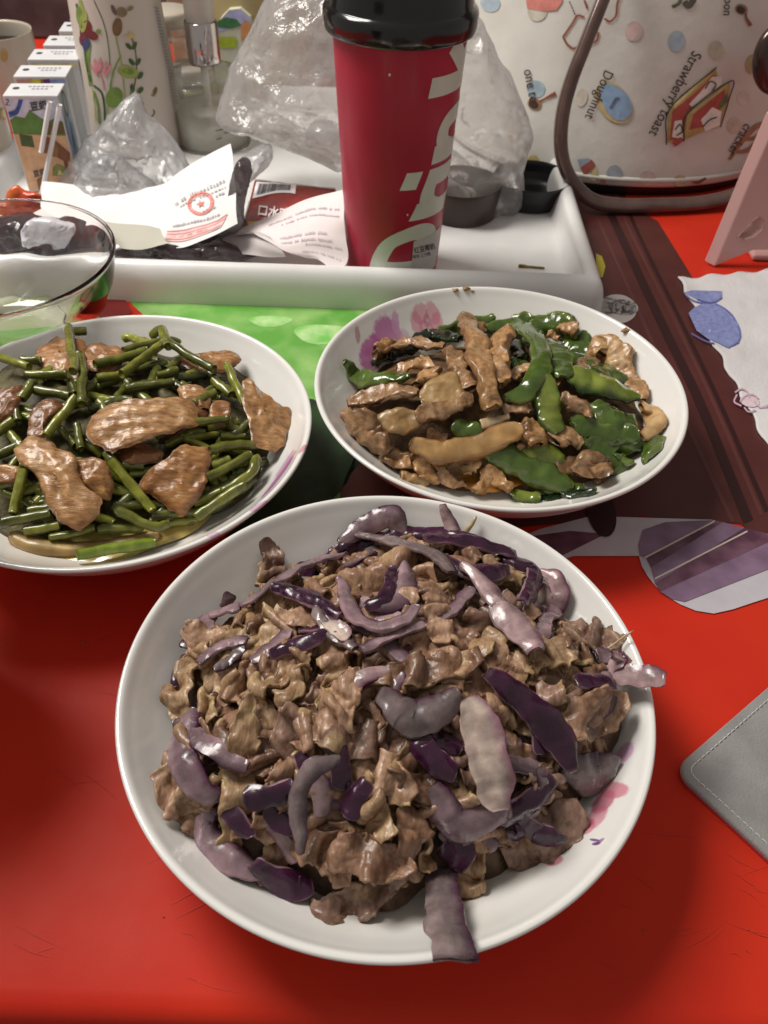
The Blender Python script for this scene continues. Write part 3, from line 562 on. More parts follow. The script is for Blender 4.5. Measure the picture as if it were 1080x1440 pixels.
# ------------------------------------------------------------------ juice boxes in a row
m_box = mat('carton_white', (.70, .70, .71), .35, (.64, .64, .66), 30, coat=.2)
m_side = mat('carton_side', (.36, .40, .44), .35, (.42, .45, .48), 60, coat=.2)
ZT = float(WY(3, 134, .737)[2]); tl = [(3, 134), (18, 107), (38, 83), (60, 63), (82, 43), (98, 26)]
BW, BD = .0455, .030
e = np.array([math.cos(.10), math.sin(.10), 0]); nrm = np.array([-e[1], e[0], 0])
BXL = ['nearest of the white juice boxes, with a printed hillside front and two straws', 'second juice box from the straws, with a yellow and purple band under its top', 'third white juice box of the row, counted from the one with straws', 'fourth white juice box of the row, just before the two half hidden ones', 'juice box half hidden by the tall illustrated bottle, next to last in the row', 'rearmost juice box of the row, mostly hidden by the tall illustrated bottle']
for k, q in enumerate(tl):
    o = W(*q, ZT); o[2] = CZ0
    t = thing('juice_box', BXL[k], 'juice box', o, 'juice boxes in a row')
    c8 = [o+e*a+nrm*b+np.array([0, 0, c]) for a in (0, BW) for b in (0, BD) for c in (0, ZT-CZ0)]
    bevel(mesh('carton', np.array(c8), [(0, 1, 3, 2), (4, 6, 7, 5), (0, 4, 5, 1), (2, 3, 7, 6), (0, 2, 6, 4), (1, 5, 7, 3)], m_box, t, smooth=False), .0009, 2)
    V = np.array(c8)[[4, 6, 7, 5]]+e*.0003; V[:, 2] = np.clip(V[:, 2], CZ0+.001, ZT-.0012); V[[0, 3]] += nrm*.001; V[[1, 2]] -= nrm*.001; mesh('side_print', V, [(0, 1, 2, 3)], m_side, t, smooth=False)
    TPF = plane_F((0, 0, ZT), (0, 0, 1)); FPF = plane_F(o, -nrm); SPF = plane_F(o+e*BW, e)
    def tp(a, b, z=ZT): p = o+e*a+nrm*b; return np.array([p[0], p[1], z+.0002])
    a_ = np.linspace(0, 2*np.pi, 14, endpoint=False); V = [tp(.0075+.0030*math.cos(x), .017+.0032*math.sin(x)) for x in a_]; mesh('straw_hole', V, [tuple(range(14))], ink(.05, .05, .05), t)
    VF = []
    for i in range(2):
        for j in range(6-2*i):
            x0 = .017+.0036*j+.004*i; V = [tp(x0, .020-.006*i), tp(x0+.0024, .020-.006*i), tp(x0+.0024, .0225-.006*i), tp(x0, .0225-.006*i)]; VF.append((V, [(0, 1, 2, 3)]))
    V, F = join(*VF); mesh('date_print', V, F, ink(.20, .20, .22), t)
    def fp(a, c): return o+e*a-nrm*.0003+np.array([0, 0, c])        # on the front face
    H = ZT-CZ0
    def front(name, pts, m, lift=0):
        V = [fp(a*BW, c*H)-nrm*lift for a, c in pts]; return mesh(name, V, up_faces(V, [tuple(range(len(V)))]), m, t)
    if k == 0:
        front('printed_sky', [(.02, .62), (.98, .62), (.98, .96), (.02, .96)], ink(.55, .58, .70)); front('printed_ground', [(.02, .02), (.98, .02), (.98, .63), (.02, .63)], ink(.62, .38, .22), .0001)
        front('printed_hill', [(.02, .62), (.98, .60), (.98, .74), (.85, .78), (.7, .74), (.55, .80), (.42, .86), (.30, .78), (.14, .80), (.02, .76)], ink(.10, .22, .05), .0002)
        front('printed_bush', [(.10, .50), (.34, .48), (.35, .60), (.12, .62)], ink(.06, .10, .03), .0003)
        front('printed_tree', [(.62, .62), (.98, .62), (.98, .72), (.90, .76), (.78, .70), (.70, .78), (.62, .72)], ink(.16, .10, .04), .0003)
        front('printed_log', [(.42, .46), (.55, .60), (.72, .58), (.98, .42), (.94, .34), (.86, .32), (.62, .42), (.5, .42)], ink(.20, .075, .035), .0004)
        front('printed_log_end', [(.60, .46), (.64, .54), (.74, .55), (.78, .46), (.72, .38), (.64, .38)], ink(.30, .15, .05), .0006)
        front('printed_log', [(.82, .34), (.89, .33), (.90, .20), (.82, .20)], ink(.16, .055, .03), .0005)
        front('printed_mound', [(.54, .18), (.58, .27), (.68, .31), (.80, .28), (.86, .18)], ink(.20, .22, .07), .0006); front('printed_mound', [(.64, .19), (.70, .25), (.76, .19)], ink(.55, .50, .18), .0008)
        front('printed_root', [(.20, .02), (.22, .14), (.34, .18), (.36, .02)], ink(.22, .10, .04), .0006)
        for r_ in (0, 1): front('printed_swoosh', [(.03, .80-.02*r_), (.20, .82), (.30, .90), (.36, .96), (.28, .96), (.22, .90), (.16, .86), (.03, .84)], ink(.10, .18, .50), .0005)
        lettering('2.', 7, 147, 13, -8, FPF, ink(.08, .10, .25), t, .0012, .9, .01)
        lettering('豆奶', 43, 155, 14, 8, FPF, ink(.05, .05, .05), t, .0012, .9, .03); lettering('豆奶', 48, 248, 10, 14, FPF, ink(.06, .05, .05), t, .0012, .9, .03)
        V = [o+e*(BW+.0008)+nrm*(.014+.006*math.cos(x))+np.array([0, 0, H*.86+.011*math.sin(x)]) for x in a_]; V2 = [o+e*(BW+.0008)+nrm*(.014+.0045*math.cos(x))+np.array([0, 0, H*.86+.009*math.sin(x)]) for x in a_]
        mesh('side_emblem', V+V2, up_faces(V+V2, grid_faces(2, 14, cv=True)), ink(.04, .05, .05), t)
        for b, c, s in [(.010, .62, .010), (.018, .5, .009), (.013, .42, .007)]:
            V = [o+e*(BW+.0007)+nrm*(b+s*.8*math.cos(x))+np.array([0, 0, H*c+s*1.6*math.sin(x)]) for x in a_]; mesh('side_mark', V, up_faces(V, [tuple(range(14))]), ink(.16, .22, .32), t)
    elif k == 1:
        for a0, a1, c in [(.05, .35, (.55, .30, .25)), (.3, .55, (.62, .56, .05)), (.5, .68, (.16, .03, .18)), (.68, .97, (.25, .32, .55))]: front('printed_band', [(a0, .93), (a1, .93), (a1, .975), (a0, .965)], ink(*c), .0002)
    else: front('printed_band', [(.05, .92), (.95, .92), (.95, .96), (.05, .96)], ink(.35, .42, .55) if k % 2 else ink(.60, .52, .25), .0002)
m_straw = mat('straw_white', (.78, .78, .79), .3, coat=.3)
for a, b, lb in [((70, 143), (58, 214), 'shorter white straw leaning on the front of the nearest juice box'), ((84, 147), (57, 282), 'longer white straw leaning across the nearest juice box down to the papers')]:
    p0, p1 = WY(*a, .7335), WY(*b, .727); P = np.array([p0+(p1-p0)*t for t in np.linspace(0, 1, 24)]); V, F = tube(P, .0021, 12); tag(mesh('straw', V, F, m_straw), lb, 'straw')

# ------------------------------------------------------------------ tall illustrated bottle
tb_ = WY(199, 215, .862); BTC = np.array([tb_[0], .862]); BH = .235
def btr(z): return .0475-.0125*(z-CZ0)/BH
bot = thing('tall_bottle', 'tall cream bottle painted with climbing plants, flowers and a brown songbird', 'bottle', (*BTC, CZ0))
m_btl = mat('bottle_cream', (.62, .545, .48), .42, (.59, .52, .455), 25, coat=.1)
pf = [(0, CZ0), (.045, CZ0), (.0472, CZ0+.002)]+[(btr(CZ0+h), CZ0+h) for h in np.linspace(.005, BH, 14)]+[(btr(CZ0+BH)*.96, CZ0+BH+.004), (.018, CZ0+BH+.012), (.017, CZ0+BH+.02), (0, CZ0+BH+.021)]
V, F = lathe(pf, 72, (*BTC, 0)); mesh('bottle_body', V, F, m_btl, bot)
BTF = lambda p: math.hypot(p[0]-BTC[0], p[1]-BTC[1])-btr(p[2])
def bs(px, wd, c, k=0): decal('painted_stem', stroke_px(px, wd), BTF, ink(*c), bot, .0004+.0002*k, 8)
def bb(cx, cy, rx, ry, rot, c, k=1, name='painted_leaf'): decal(name, blob(cx, cy, rx, ry, rot, 14), BTF, ink(*c), bot, .0004+.0002*k, 8)
G1, G2, G3, BR, RD, PKK = (.05, .10, .03), (.16, .24, .05), (.28, .33, .08), (.17, .095, .04), (.16, .02, .02), (.60, .22, .25)
for px, wd, c in [([(108, 5), (112, 30), (118, 60), (122, 90), (128, 115)], 3, G1), ([(113, 0), (118, 25), (120, 50)], 5, G3), ([(132, 0), (145, 30), (152, 60), (155, 92)], 1.2, G1), ([(157, 150), (155, 128), (160, 100), (170, 78)], 2.5, G2), ([(178, 152), (174, 118), (170, 85), (163, 52)], 2, G3), ([(182, 155), (187, 130), (192, 100), (190, 70), (184, 50)], 1.6, G1), ([(148, 174), (147, 150), (143, 130), (132, 120)], 3, G1), ([(140, 174), (138, 148), (132, 128)], 3.5, G2), ([(134, 168), (131, 140), (128, 122)], 3, (.55, .52, .33)), ([(151, 172), (152, 150), (150, 138)], 2, G3), ([(147, 126), (144, 112), (140, 100)], 2.2, PKK), ([(180, 158), (184, 135), (186, 118)], 4, G2), ([(126, 60), (124, 90), (128, 120)], 5, G2), ([(195, 156), (200, 152), (203, 158), (198, 164)], 1.6, BR), ([(205, 160), (212, 165), (217, 158), (215, 154)], 1.8, G1), ([(173, 160), (183, 158), (192, 150), (196, 140)], 1.4, G1)]: bs(px, wd, c)
for a in [(161, 137, 12, 15, .3, G2), (180, 101, 15, 9, .25, G3), (180, 100, 8, 5, .2, G2), (196, 146, 6, 3.5, -.1, G1), (197, 127, 6, 3.5, -.8, G1), (197, 106, 6, 3.5, -1, G1), (186, 124, 5, 3, 1.1, G1), (194, 87, 6, 3, -1, G1), (185, 87, 6, 3, .9, G1), (189, 64, 6, 3, -1.2, G1), (181, 65, 6, 3, .8, G1), (118, 30, 5, 16, .1, G3), (112, 22, 4, 14, -.1, G2), (122, 62, 5, 9, .2, (.03, .05, .14))]: bb(*a)
for a in [(165, 38, 7, 13, .1, BR), (171, 17, 8, 7, .3, (.22, .17, .10)), (183, 12, 5, 3, -.5, (.25, .20, .10)), (160, 14, 3, 8, -.4, (.12, .09, .07)), (218, 128, 2.6, 6, .3, BR), (215, 134, 3, 1.6, .3, G2)]: bb(*a, name='painted_bird')
for a in [(121, 42, 8, 14, .2, RD), (131, 50, 8, 6, .5, RD), (139, 44, 4, 3, .2, G2), (118, 55, 6, 10, 0, (.10, .02, .04)), (183, 51, 8, 3, -.2, (.52, .40, .18)), (183, 49, 2, 6, 0, (.55, .42, .15))]: bb(*a, name='painted_flower')
for x, y, r_ in [(136, 92, -.5), (141, 90, .1), (148, 94, .5), (152, 99, .9), (133, 98, -1)]: bb(x, y, 2.4, 10, r_*.6, PKK, 1, 'painted_petal')
for k in range(30): bs([(221+k*.98-5, 10+k*4.6), (227+k*.98-5, 12+k*4.6)], 2, (.30, .32, .34), 1)

# ------------------------------------------------------------------ pump bottle
PB = np.array([-.186, .868]); pz = CZ0
pb = thing('pump_bottle', 'clear glass pump bottle with a chrome collar and a pale label', 'bottle', (*PB, pz))
m_glass = film('clear_glass', (.75, .75, .66), .80, .05, .4, gl=.9)
rb = .0372; hb = .068
pf = spline([(0, pz+.001), (rb-.003, pz+.001), (rb, pz+.005), (rb, pz+hb-.010), (rb-.003, pz+hb-.002), (rb-.010, pz+hb), (.014, pz+hb+.004), (.0125, pz+hb+.012)], 50); V, F = lathe(pf, 64, (*PB, 0)); mesh('glass_body', V, F, m_glass, pb)
pf = [(0, pz+.0025), (rb-.0035, pz+.0025), (rb-.0030, pz+.034), (0, pz+.0345)]; V, F = lathe(pf, 48, (*PB, 0)); mesh('milky_liquid', V, F, mat('milky', (.62, .58, .50), .3), pb)
V, F = tube(np.array([[*PB, pz+.02], [PB[0]-.002, PB[1], pz+hb+.01]]), .0035, 10); mesh('dip_tube', V, F, mat('dip_tube', (.70, .66, .58), .35), pb)
pf = [(.0135, pz+hb+.006), (.0152, pz+hb+.006), (.0155, pz+hb+.008), (.0155, pz+hb+.041), (.0145, pz+hb+.042), (0, pz+hb+.042)]; V, F = lathe(pf, 64, (*PB, 0)); mesh('chrome_collar', V, F, mat('chrome', (.62, .58, .57), .12, metal=1), pb)
pf = [(.0135, pz+hb+.0422), (.0138, pz+hb+.060), (.0125, pz+hb+.070), (0, pz+hb+.071)]; V, F = lathe(spline(pf, 30), 48, (*PB, 0)); mesh('overcap', V, F, film('clear_cap', (.80, .77, .72), .35, .12, .5), pb)
PBF = lambda p: math.hypot(p[0]-PB[0], p[1]-PB[1])-rb
for x, y, w_ in [(303, 184, 10), (318, 180, 16), (315, 187, 12), (304, 196, 8)]: decal('label_text', stroke_px([(x, y), (x+w_, y-2.5)], 2.2), PBF, ink(.16, .16, .16), pb, .0005, 10)

# glass jar with yellow filling and others behind
def simple_jar(name, label, c, r, h, m_body, m_fill, m_top, fillh):
    t = thing(name, label, 'jar', (*c, CZ0)); V, F = lathe(spline([(0, CZ0+.001), (r*.92, CZ0+.001), (r, CZ0+.006), (r, CZ0+h*.8), (r*.8, CZ0+h*.93), (r*.78, CZ0+h)], 40), 48, (*c, 0)); mesh('jar_body', V, F, m_body, t)
    V, F = lathe([(0, CZ0+.003), (r*.9, CZ0+.003), (r*.93, CZ0+h*fillh), (0, CZ0+h*fillh+.002)], 40, (*c, 0)); mesh('filling', V, F, m_fill, t)
    V, F = lathe([(r*.78, CZ0+h), (r*.86, CZ0+h), (r*.86, CZ0+h+.012), (r*.8, CZ0+h+.014), (0, CZ0+h+.014)], 40, (*c, 0)); mesh('jar_lid', V, F, m_top, t); return t
m_yel = mat('yellow_oil', (.42, .36, .05), .3, (.52, .47, .14), 30); m_lid = mat('lid_pale', (.48, .44, .38), .4, (.42, .36, .28), 20)
cx = WY(243, 88, .965); simple_jar('glass_jar', 'glass jar of yellow pickles standing behind the pump bottle', (cx[0], .965), .029, .080, m_glass, m_yel, m_lid, .45)
cx = WY(272, 126, .925); simple_jar('small_jar', 'small glass jar of yellow oil seen through the pump bottle', (cx[0]-.004, .945), .026, .034, m_glass, m_yel, m_lid, .8)
c = WY(328, 90, .955); sc = pxm(c)
gb = thing('seasoning_box', 'small rounded carton with a green label and painted landscape top', 'carton', (c[0], .955, CZ0))
ol = [(303, 185), (303, 45), (309, 28), (322, 14), (338, 12), (352, 24), (357, 45), (357, 185)]
A = np.array([WY(*q, .955) for q in ol]); A[:, 2] = np.maximum(A[:, 2], CZ0); B = A+np.array([0, .03, 0]); n = len(A)
mesh('carton_body', np.concatenate([A, B]), up_faces(np.concatenate([A, B]), [tuple(range(n)), tuple(n+i for i in range(n))]+[(i, (i+1) % n, n+(i+1) % n, n+i) for i in range(n)]), mat('carton_cream', (.62, .62, .52), .45, (.55, .55, .42), 30), gb, smooth=False)
GF = plane_F((0, .955, 0), (0, -1, 0))
for q, c_, nm in [([(304, 46), (310, 29), (322, 16), (338, 14), (351, 25), (355, 42), (330, 38)], (.38, .38, .62), 'printed_sky'), ([(305, 30), (318, 24), (333, 27), (340, 36), (325, 40), (306, 38)], (.05, .16, .06), 'printed_trees'), ([(338, 36), (345, 28), (355, 34), (355, 50), (340, 58)], (.52, .24, .10), 'printed_house'), ([(308, 52), (333, 52), (333, 67), (308, 67)], (.33, .42, .03), 'printed_label')]: decal(nm, q, GF, ink(*c_), gb, .0006 if nm != 'printed_sky' else .0003, 20)
c = WY(365, 60, 1.02); tn = thing('tan_canister', 'tan round canister standing behind the milky plastic bag', 'canister', (c[0], 1.02, CZ0))
V, F = lathe(spline([(0, CZ0), (.055, CZ0), (.057, CZ0+.004), (.057, .13), (.05, .14)], 30), 48, (c[0], 1.02, 0)); mesh('canister_body', V, F, mat('tan', (.30, .23, .10), .4, (.36, .29, .15), 20), tn)
V, F = lathe(spline([(.0575, .134), (.060, .135), (.060, .150), (.055, .153), (0, .154)], 20), 48, (c[0], 1.02, 0)); mesh('canister_lid', V, F, mat('canister_lid', (.34, .28, .17), .4), tn)
V, F = box(-.27, .06, 1.09, 1.16, .0006, .118); tag(bevel(mesh('cardboard_box', V, F, mat('cardboard', (.34, .26, .16), .8, (.28, .21, .13), 30), smooth=False), .002), 'long low tan cardboard box standing behind the bottles and jars', 'box')
# mugs at the left edge
m_mug = mat('mug_beige', (.52, .46, .38), .3, (.47, .41, .33), 20, coat=.3); m_tea = mat('dark_tea', (.012, .008, .006), .15)
for (px, py, zt, r, h, lb) in [(-8, 46, .085, .036, .080, 'beige stoneware mug of dark tea, the farther of two at the edge of the tray'), (-70, 128, .075, .040, .07, 'plain beige mug beside the nearest juice box, cut off by the picture edge')]:
    c = W(px, py, zt); t = thing('mug', lb, 'mug', (c[0], c[1], 0))
    pf = spline([(0, .0005), (r*.8, .0005), (r*.92, .004), (r, h*.4), (r, zt-.002), (r*.985, zt), (r*.95, zt-.002), (r*.94, h*.5), (r*.8, .008), (0, .007)], 60); V, F = lathe(pf, 64, (c[0], c[1], 0)); mesh('mug_body', V, F, m_mug, t)
    V, F = lathe([(0, zt-.012), (r*.945, zt-.012), (r*.9, zt-.02)], 48, (c[0], c[1], 0)); mesh('tea', V, [f[::-1] for f in F], m_tea, t)
    a = np.linspace(-1.3, 1.3, 20); P = np.stack([c[0]-r*.95-.022*np.cos(a), c[1]+0*a, zt*.52+.022*np.sin(a)], 1); V, F = tube(P, .0045, 10); mesh('handle', V, F, m_mug, t)
    mm = I(.40, .28, .08); MF = lambda p: math.hypot(p[0]-c[0], p[1]-c[1])-r
    decal('printed_spot', blob(max(px+14, 4), py+32, 5, 9), MF, mm, t, .0008, 8)

# ------------------------------------------------------------------ crumpled bags and papers on the tray
def crumple(name, px, Y, thick, m, label, cat, amp=.006, sc=.022, seed=0, rings=26, n=120, zmin=CZ0+.0008, lean=0.0, fold=1.0, close=1.0):
    """a closed crumpled bag: outline measured on the upright plane y=Y, blown up to its thickness, creased with ridged noise"""
    o = spline([tuple(WY(*q, Y)) for q in px], n, True); c = o.mean(0); V = []; M_ = []
    for side in (-1, 1):
        for k in range(rings):
            t = 1-k/(rings-.5); d = thick/2*math.sqrt(max(1-t*t, 0))*side
            for p in o:
                q = c+(p-c)*t; q = q+np.array([0, d+lean*(q[2]-c[2]), 0]); V.append(q)
    V = np.array(V); cr_ = 0
    for f, a in ((1, 1), (.47, .55), (.22, .28)):
        cr_ = cr_+a*(1-2*np.abs(vnoise(V, sc*f, seed+int(f*10))))
    dirs = vnoise3(V, sc*1.3, seed+40); dirs[:, 1] += np.sign(V[:, 1]-Y)*.8
    V = V+amp*cr_[:, None]*dirs; V[:, 2] = np.maximum(V[:, 2], zmin)
    m1 = rings*n; F = [f for f in grid_faces(rings, n, cv=True)]+[f[::-1] for f in grid_faces(rings, n, cv=True, off=m1)]+[tuple((rings-1)*n+i for i in range(n)), tuple(m1+(rings-1)*n+i for i in range(n))[::-1]]
    F += [(i, m1+i, m1+(i+1) % n, (i+1) % n) for i in range(n)]
    return tag(mesh(name, V, F, m), label, cat)
m_milky = film('milky_film', (.92, .88, .87), .60, .18, .72, (60, 1, .006), gl=.7); m_clear = film('clear_film', (.94, .93, .95), .62, .12, .7, (90, 1, .004), gl=.8)
crumple('plastic_bag', [(304, 168), (330, 100), (352, 45), (385, -20), (470, -40), (560, -30), (655, 20), (690, 75), (728, 130), (748, 178), (735, 215), (728, 262), (688, 292), (668, 250), (600, 240), (520, 225), (474, 226), (440, 212), (380, 196), (330, 184)], .755, .10, m_milky, 'large milky plastic bag crumpled behind the red cup', 'plastic bag', .0070, .042, 3, lean=.25, rings=40, n=200)
crumple('clear_bag', [(82, 262), (100, 225), (128, 196), (160, 160), (188, 152), (205, 172), (232, 190), (262, 225), (276, 252), (255, 285), (215, 300), (130, 290)], .742, .05, m_clear, 'clear plastic bag crumpled in front of the tall bottle', 'plastic bag', .0062, .026, 9, lean=.3, rings=34, n=170)
crumple('clear_bag', [(318, 262), (330, 235), (352, 212), (376, 206), (384, 222), (366, 244), (352, 256), (340, 275)], .700, .03, m_clear, 'small clear wrapper standing between the stamped receipt and the red packet', 'wrapper', .004, .016, 51, rings=22, n=100)
crumple('clear_bag', [(100, 300), (104, 262), (120, 232), (150, 216), (182, 226), (205, 246), (222, 268), (214, 300), (150, 312)], .700, .035, m_clear, 'smaller clear crumpled bag lying on the receipt in front of the bigger one', 'plastic bag', .0050, .02, 57, rings=28, n=140)
m_dkp = mat('dark_wrapper', (.030, .018, .022), .2, (.07, .05, .055), 40, coat=.4, bump=[(120, .5, .002)])
crumple('dark_wrapper', [(300, 335), (318, 300), (326, 250), (334, 226), (348, 222), (356, 240), (350, 258), (342, 305), (346, 352), (250, 356), (250, 345)], .655, .03, film('dark_film', (.10, .065, .075), .35, .12, .5, (120, .6, .002)), 'dark glossy wrapper crumpled between the stamped receipt and red packet', 'wrapper', .0022, .010, 21)
crumple('dark_wrapper', [(150, 352), (158, 340), (230, 342), (300, 346), (345, 352), (350, 362), (180, 360)], .612, .014, m_dkp, 'dark wrapper lying flat under the receipts along the front tray rim', 'wrapper', .003, .014, 25)
crumple('snack_wrapper', [(-20, 306), (-20, 288), (4, 284), (12, 268), (24, 262), (36, 270), (58, 276), (58, 304), (30, 312)], .668, .012, mat('orange_foil', (.62, .13, .02), .3, (.55, .03, .02), 50, coat=.4), 'orange and red snack wrapper at the foot of the juice boxes', 'wrapper', .0014, .012, 31)
crumple('dark_wrapper', [(-40, 340), (-20, 316), (20, 308), (60, 318), (95, 316), (140, 328), (150, 346), (100, 352), (0, 354)], .625, .03, m_dkp, 'dark wrapper lying on the tray behind the cut-glass bowl', 'wrapper', .0028, .013, 61)
crumple('snack_wrapper', [(30, 330), (44, 312), (78, 312), (104, 324), (100, 344), (60, 350), (34, 346)], .608, .012, mat('white_foil', (.66, .66, .70), .3, (.50, .50, .56), 60, coat=.4), 'small white foil wrapper lying behind the cut-glass bowl', 'wrapper', .002, .012, 65)
# receipts
m_pap = mat('receipt_paper', (.80, .785, .78), .6, (.76, .74, .735), 30); m_pp = mat('receipt_pink', (.78, .68, .68), .6, (.80, .74, .735), 22); m_pback = mat('paper_back', (.52, .50, .42), .65)
def pos_sheet(name, pts3, nu, nv, m, parent, amp=.001, seed=0, curl=None):
    """paper from a grid of control points (px, py, Y): rows of splines"""
    R = [spline([WY(*q) for q in row], nv) for row in pts3]; R = np.array(R); V = np.stack([spline(R[:, j], nu) for j in range(nv)], 1).reshape(-1, 3)
    V += amp*vnoise3(V, .02, seed); V[:, 2] = np.maximum(V[:, 2], CZ0+.0006)
    o = mesh(name, V, up_faces(V, grid_faces(nu, nv)), m, parent); return o, V.reshape(nu, nv, 3)
def sheet_marks(name, G, rects, m, parent, lift=.0006):
    """printed strokes: rectangles in sheet coordinates (u0, u1, v0, v1) laid on the grid G"""
    nu, nv, _ = G.shape; VF = []
    def at(u, v):
        a, b = np.clip(u, 0, 1)*(nu-1), np.clip(v, 0, 1)*(nv-1); i, j = min(int(a), nu-2), min(int(b), nv-2); f, g = a-i, b-j
        p = (G[i, j]*(1-f)+G[i+1, j]*f)*(1-g)+(G[i, j+1]*(1-f)+G[i+1, j+1]*f)*g; nn = np.cross(G[i+1, j]-G[i, j], G[i, j+1]-G[i, j]); nn /= np.linalg.norm(nn)+1e-12
        return p+lift*nn*(1 if nn@(CAM-p) > 0 else -1)
    for r in rects:
        if np.ndim(r[0]) == 0: pts = [(r[0], r[2]), (r[1], r[2]), (r[1], r[3]), (r[0], r[3])]
        else: pts = r
        if len(pts) == 4:
            a_, b_, c_, d_ = (np.array(p) for p in pts); ku = 1+int(max(np.abs(b_-a_).max(), np.abs(c_-d_).max())/.06); kv = 1+int(max(np.abs(d_-a_).max(), np.abs(c_-b_).max())/.06)
            V = [at(*((a_*(1-i/ku)+b_*i/ku)*(1-j/kv)+(d_*(1-i/ku)+c_*i/ku)*j/kv)) for i in range(ku+1) for j in range(kv+1)]; VF.append((V, up_faces(V, grid_faces(ku+1, kv+1))))
        else: V = [at(*p) for p in pts]; VF.append((V, up_faces(V, [tuple(range(len(V)))])))
    V, F = join(*VF); return mesh(name, V, F, m, parent)
def words(u, v0, v1, h, rs):
    r = random.Random(rs); o = []; v = v0
    while v < v1:
        w_ = r.uniform(.006, .016); o.append((u+r.uniform(-.2, .2)*h, u+h*r.uniform(.7, 1), v, min(v+w_, v1))); v += w_+r.uniform(.003, .008)+(.02 if r.random() < .12 else 0)
    return o
rc = thing('receipt', 'white receipt with a round red stamp lying over the front tray rim', 'receipt', WY(200, 330, .62))
o, G = pos_sheet('receipt_sheet', [[(60, 255, .690), (130, 263, .690), (215, 262, .690), (258, 236, .690), (324, 200, .695)], [(58, 278, .665), (130, 290, .660), (212, 292, .655), (262, 272, .655), (328, 242, .66)], [(62, 300, .64), (135, 312, .635), (215, 318, .628), (275, 306, .630), (331, 282, .632)], [(98, 322, .625), (140, 330, .62), (200, 340, .612), (258, 348, .606), (333, 315, .612)]], 40, 60, m_pap, rc, .0016, 5)
sheet_marks('printed_text', G, words(.38, .66, .95, .035, 1)+words(.45, .68, .95, .02, 2)+words(.72, .62, .9, .03, 3)+words(.50, .86, .94, .03, 4)+words(.62, .80, .88, .025, 5), ink(.32, .31, .33), rc)
sheet_marks('printed_pink_band', G, [[(.80, .60), (.93, .62), (.93, .92), (.80, .95)]], ink(.72, .42, .40), rc, .0005)
sheet_marks('printed_band_line', G, [(.80, .812, .60, .95), (.84, .848, .61, .94), (.90, .91, .62, .92)]+words(.865, .66, .85, .02, 8), ink(.55, .20, .20), rc, .0008)
cu_, cv_ = .535, .80; rg = []
for R1, R2 in [(1, .90), (.80, .74)]:
    for a in np.linspace(0, 2*np.pi, 26, endpoint=False):
        b = a+2*np.pi/26; rg.append([(cu_+.135*R1*math.cos(a), cv_+.078*R1*math.sin(a)), (cu_+.135*R1*math.cos(b), cv_+.078*R1*math.sin(b)), (cu_+.135*R2*math.cos(b), cv_+.078*R2*math.sin(b)), (cu_+.135*R2*math.cos(a), cv_+.078*R2*math.sin(a))])
for i in range(5):
    a = -math.pi+i*2*math.pi/5; rg.append([(cu_+.05*math.cos(a), cv_+.028*math.sin(a)), (cu_+.016*math.cos(a+1.2), cv_+.009*math.sin(a+1.2)), (cu_, cv_), (cu_+.016*math.cos(a-1.2), cv_+.009*math.sin(a-1.2))])
for i in range(16):
    a = .4+i*.36; rg.append([(cu_+.112*math.cos(a+k), cv_+.066*math.sin(a+k)) if q else (cu_+.122*math.cos(a+k), cv_+.072*math.sin(a+k)) for k, q in ((0, 0), (.2, 0), (.2, 1), (0, 1))])
sheet_marks('red_stamp', G, rg, ink(.62, .13, .10), rc, .0007)
o, G2_ = pos_sheet('folded_corner', [[(139, 310, .628), (165, 314, .622), (205, 317, .617), (226, 322, .614)], [(150, 326, .618), (170, 334, .611), (205, 338, .606), (232, 338, .604)], [(160, 348, .610), (180, 351, .602), (205, 350, .600), (240, 342, .600)]], 16, 24, m_pback, rc, .0008, 6)
r2 = thing('receipt', 'pink-white receipt curled against the foot of the red cup', 'receipt', WY(420, 340, .60))
o, G = pos_sheet('receipt_sheet', [[(335, 324, .648), (385, 302, .650), (440, 277, .652), (482, 268, .642)], [(330, 332, .632), (385, 318, .630), (440, 298, .625), (484, 300, .612)], [(352, 326, .618), (392, 338, .610), (440, 330, .604), (487, 335, .5985)], [(366, 334, .612), (400, 352, .602), (440, 352, .596), (490, 366, .588)], [(395, 350, .604), (430, 362, .596), (450, 366, .590), (474, 386, .578)]], 44, 48, m_pp, r2, .0010, 8)
sheet_marks('printed_text', G, words(.20, .30, .95, .03, 11)+words(.28, .4, .95, .02, 12)+words(.46, .35, .8, .035, 13)+words(.54, .35, .85, .04, 14)+words(.62, .6, .95, .025, 15)+words(.76, .55, .95, .03, 16)+words(.9, .5, .7, .02, 17), ink(.50, .44, .48), r2)
o, G = pos_sheet('curled_end', [[(317, 333, .640), (345, 326, .632), (362, 326, .622), (380, 334, .612)], [(313, 340, .632), (340, 338, .622), (366, 345, .608), (398, 354, .602)], [(322, 356, .618), (345, 358, .608), (375, 362, .602), (402, 362, .600)]], 20, 26, mat('receipt_back', (.50, .46, .455), .6), r2, .0006, 12)
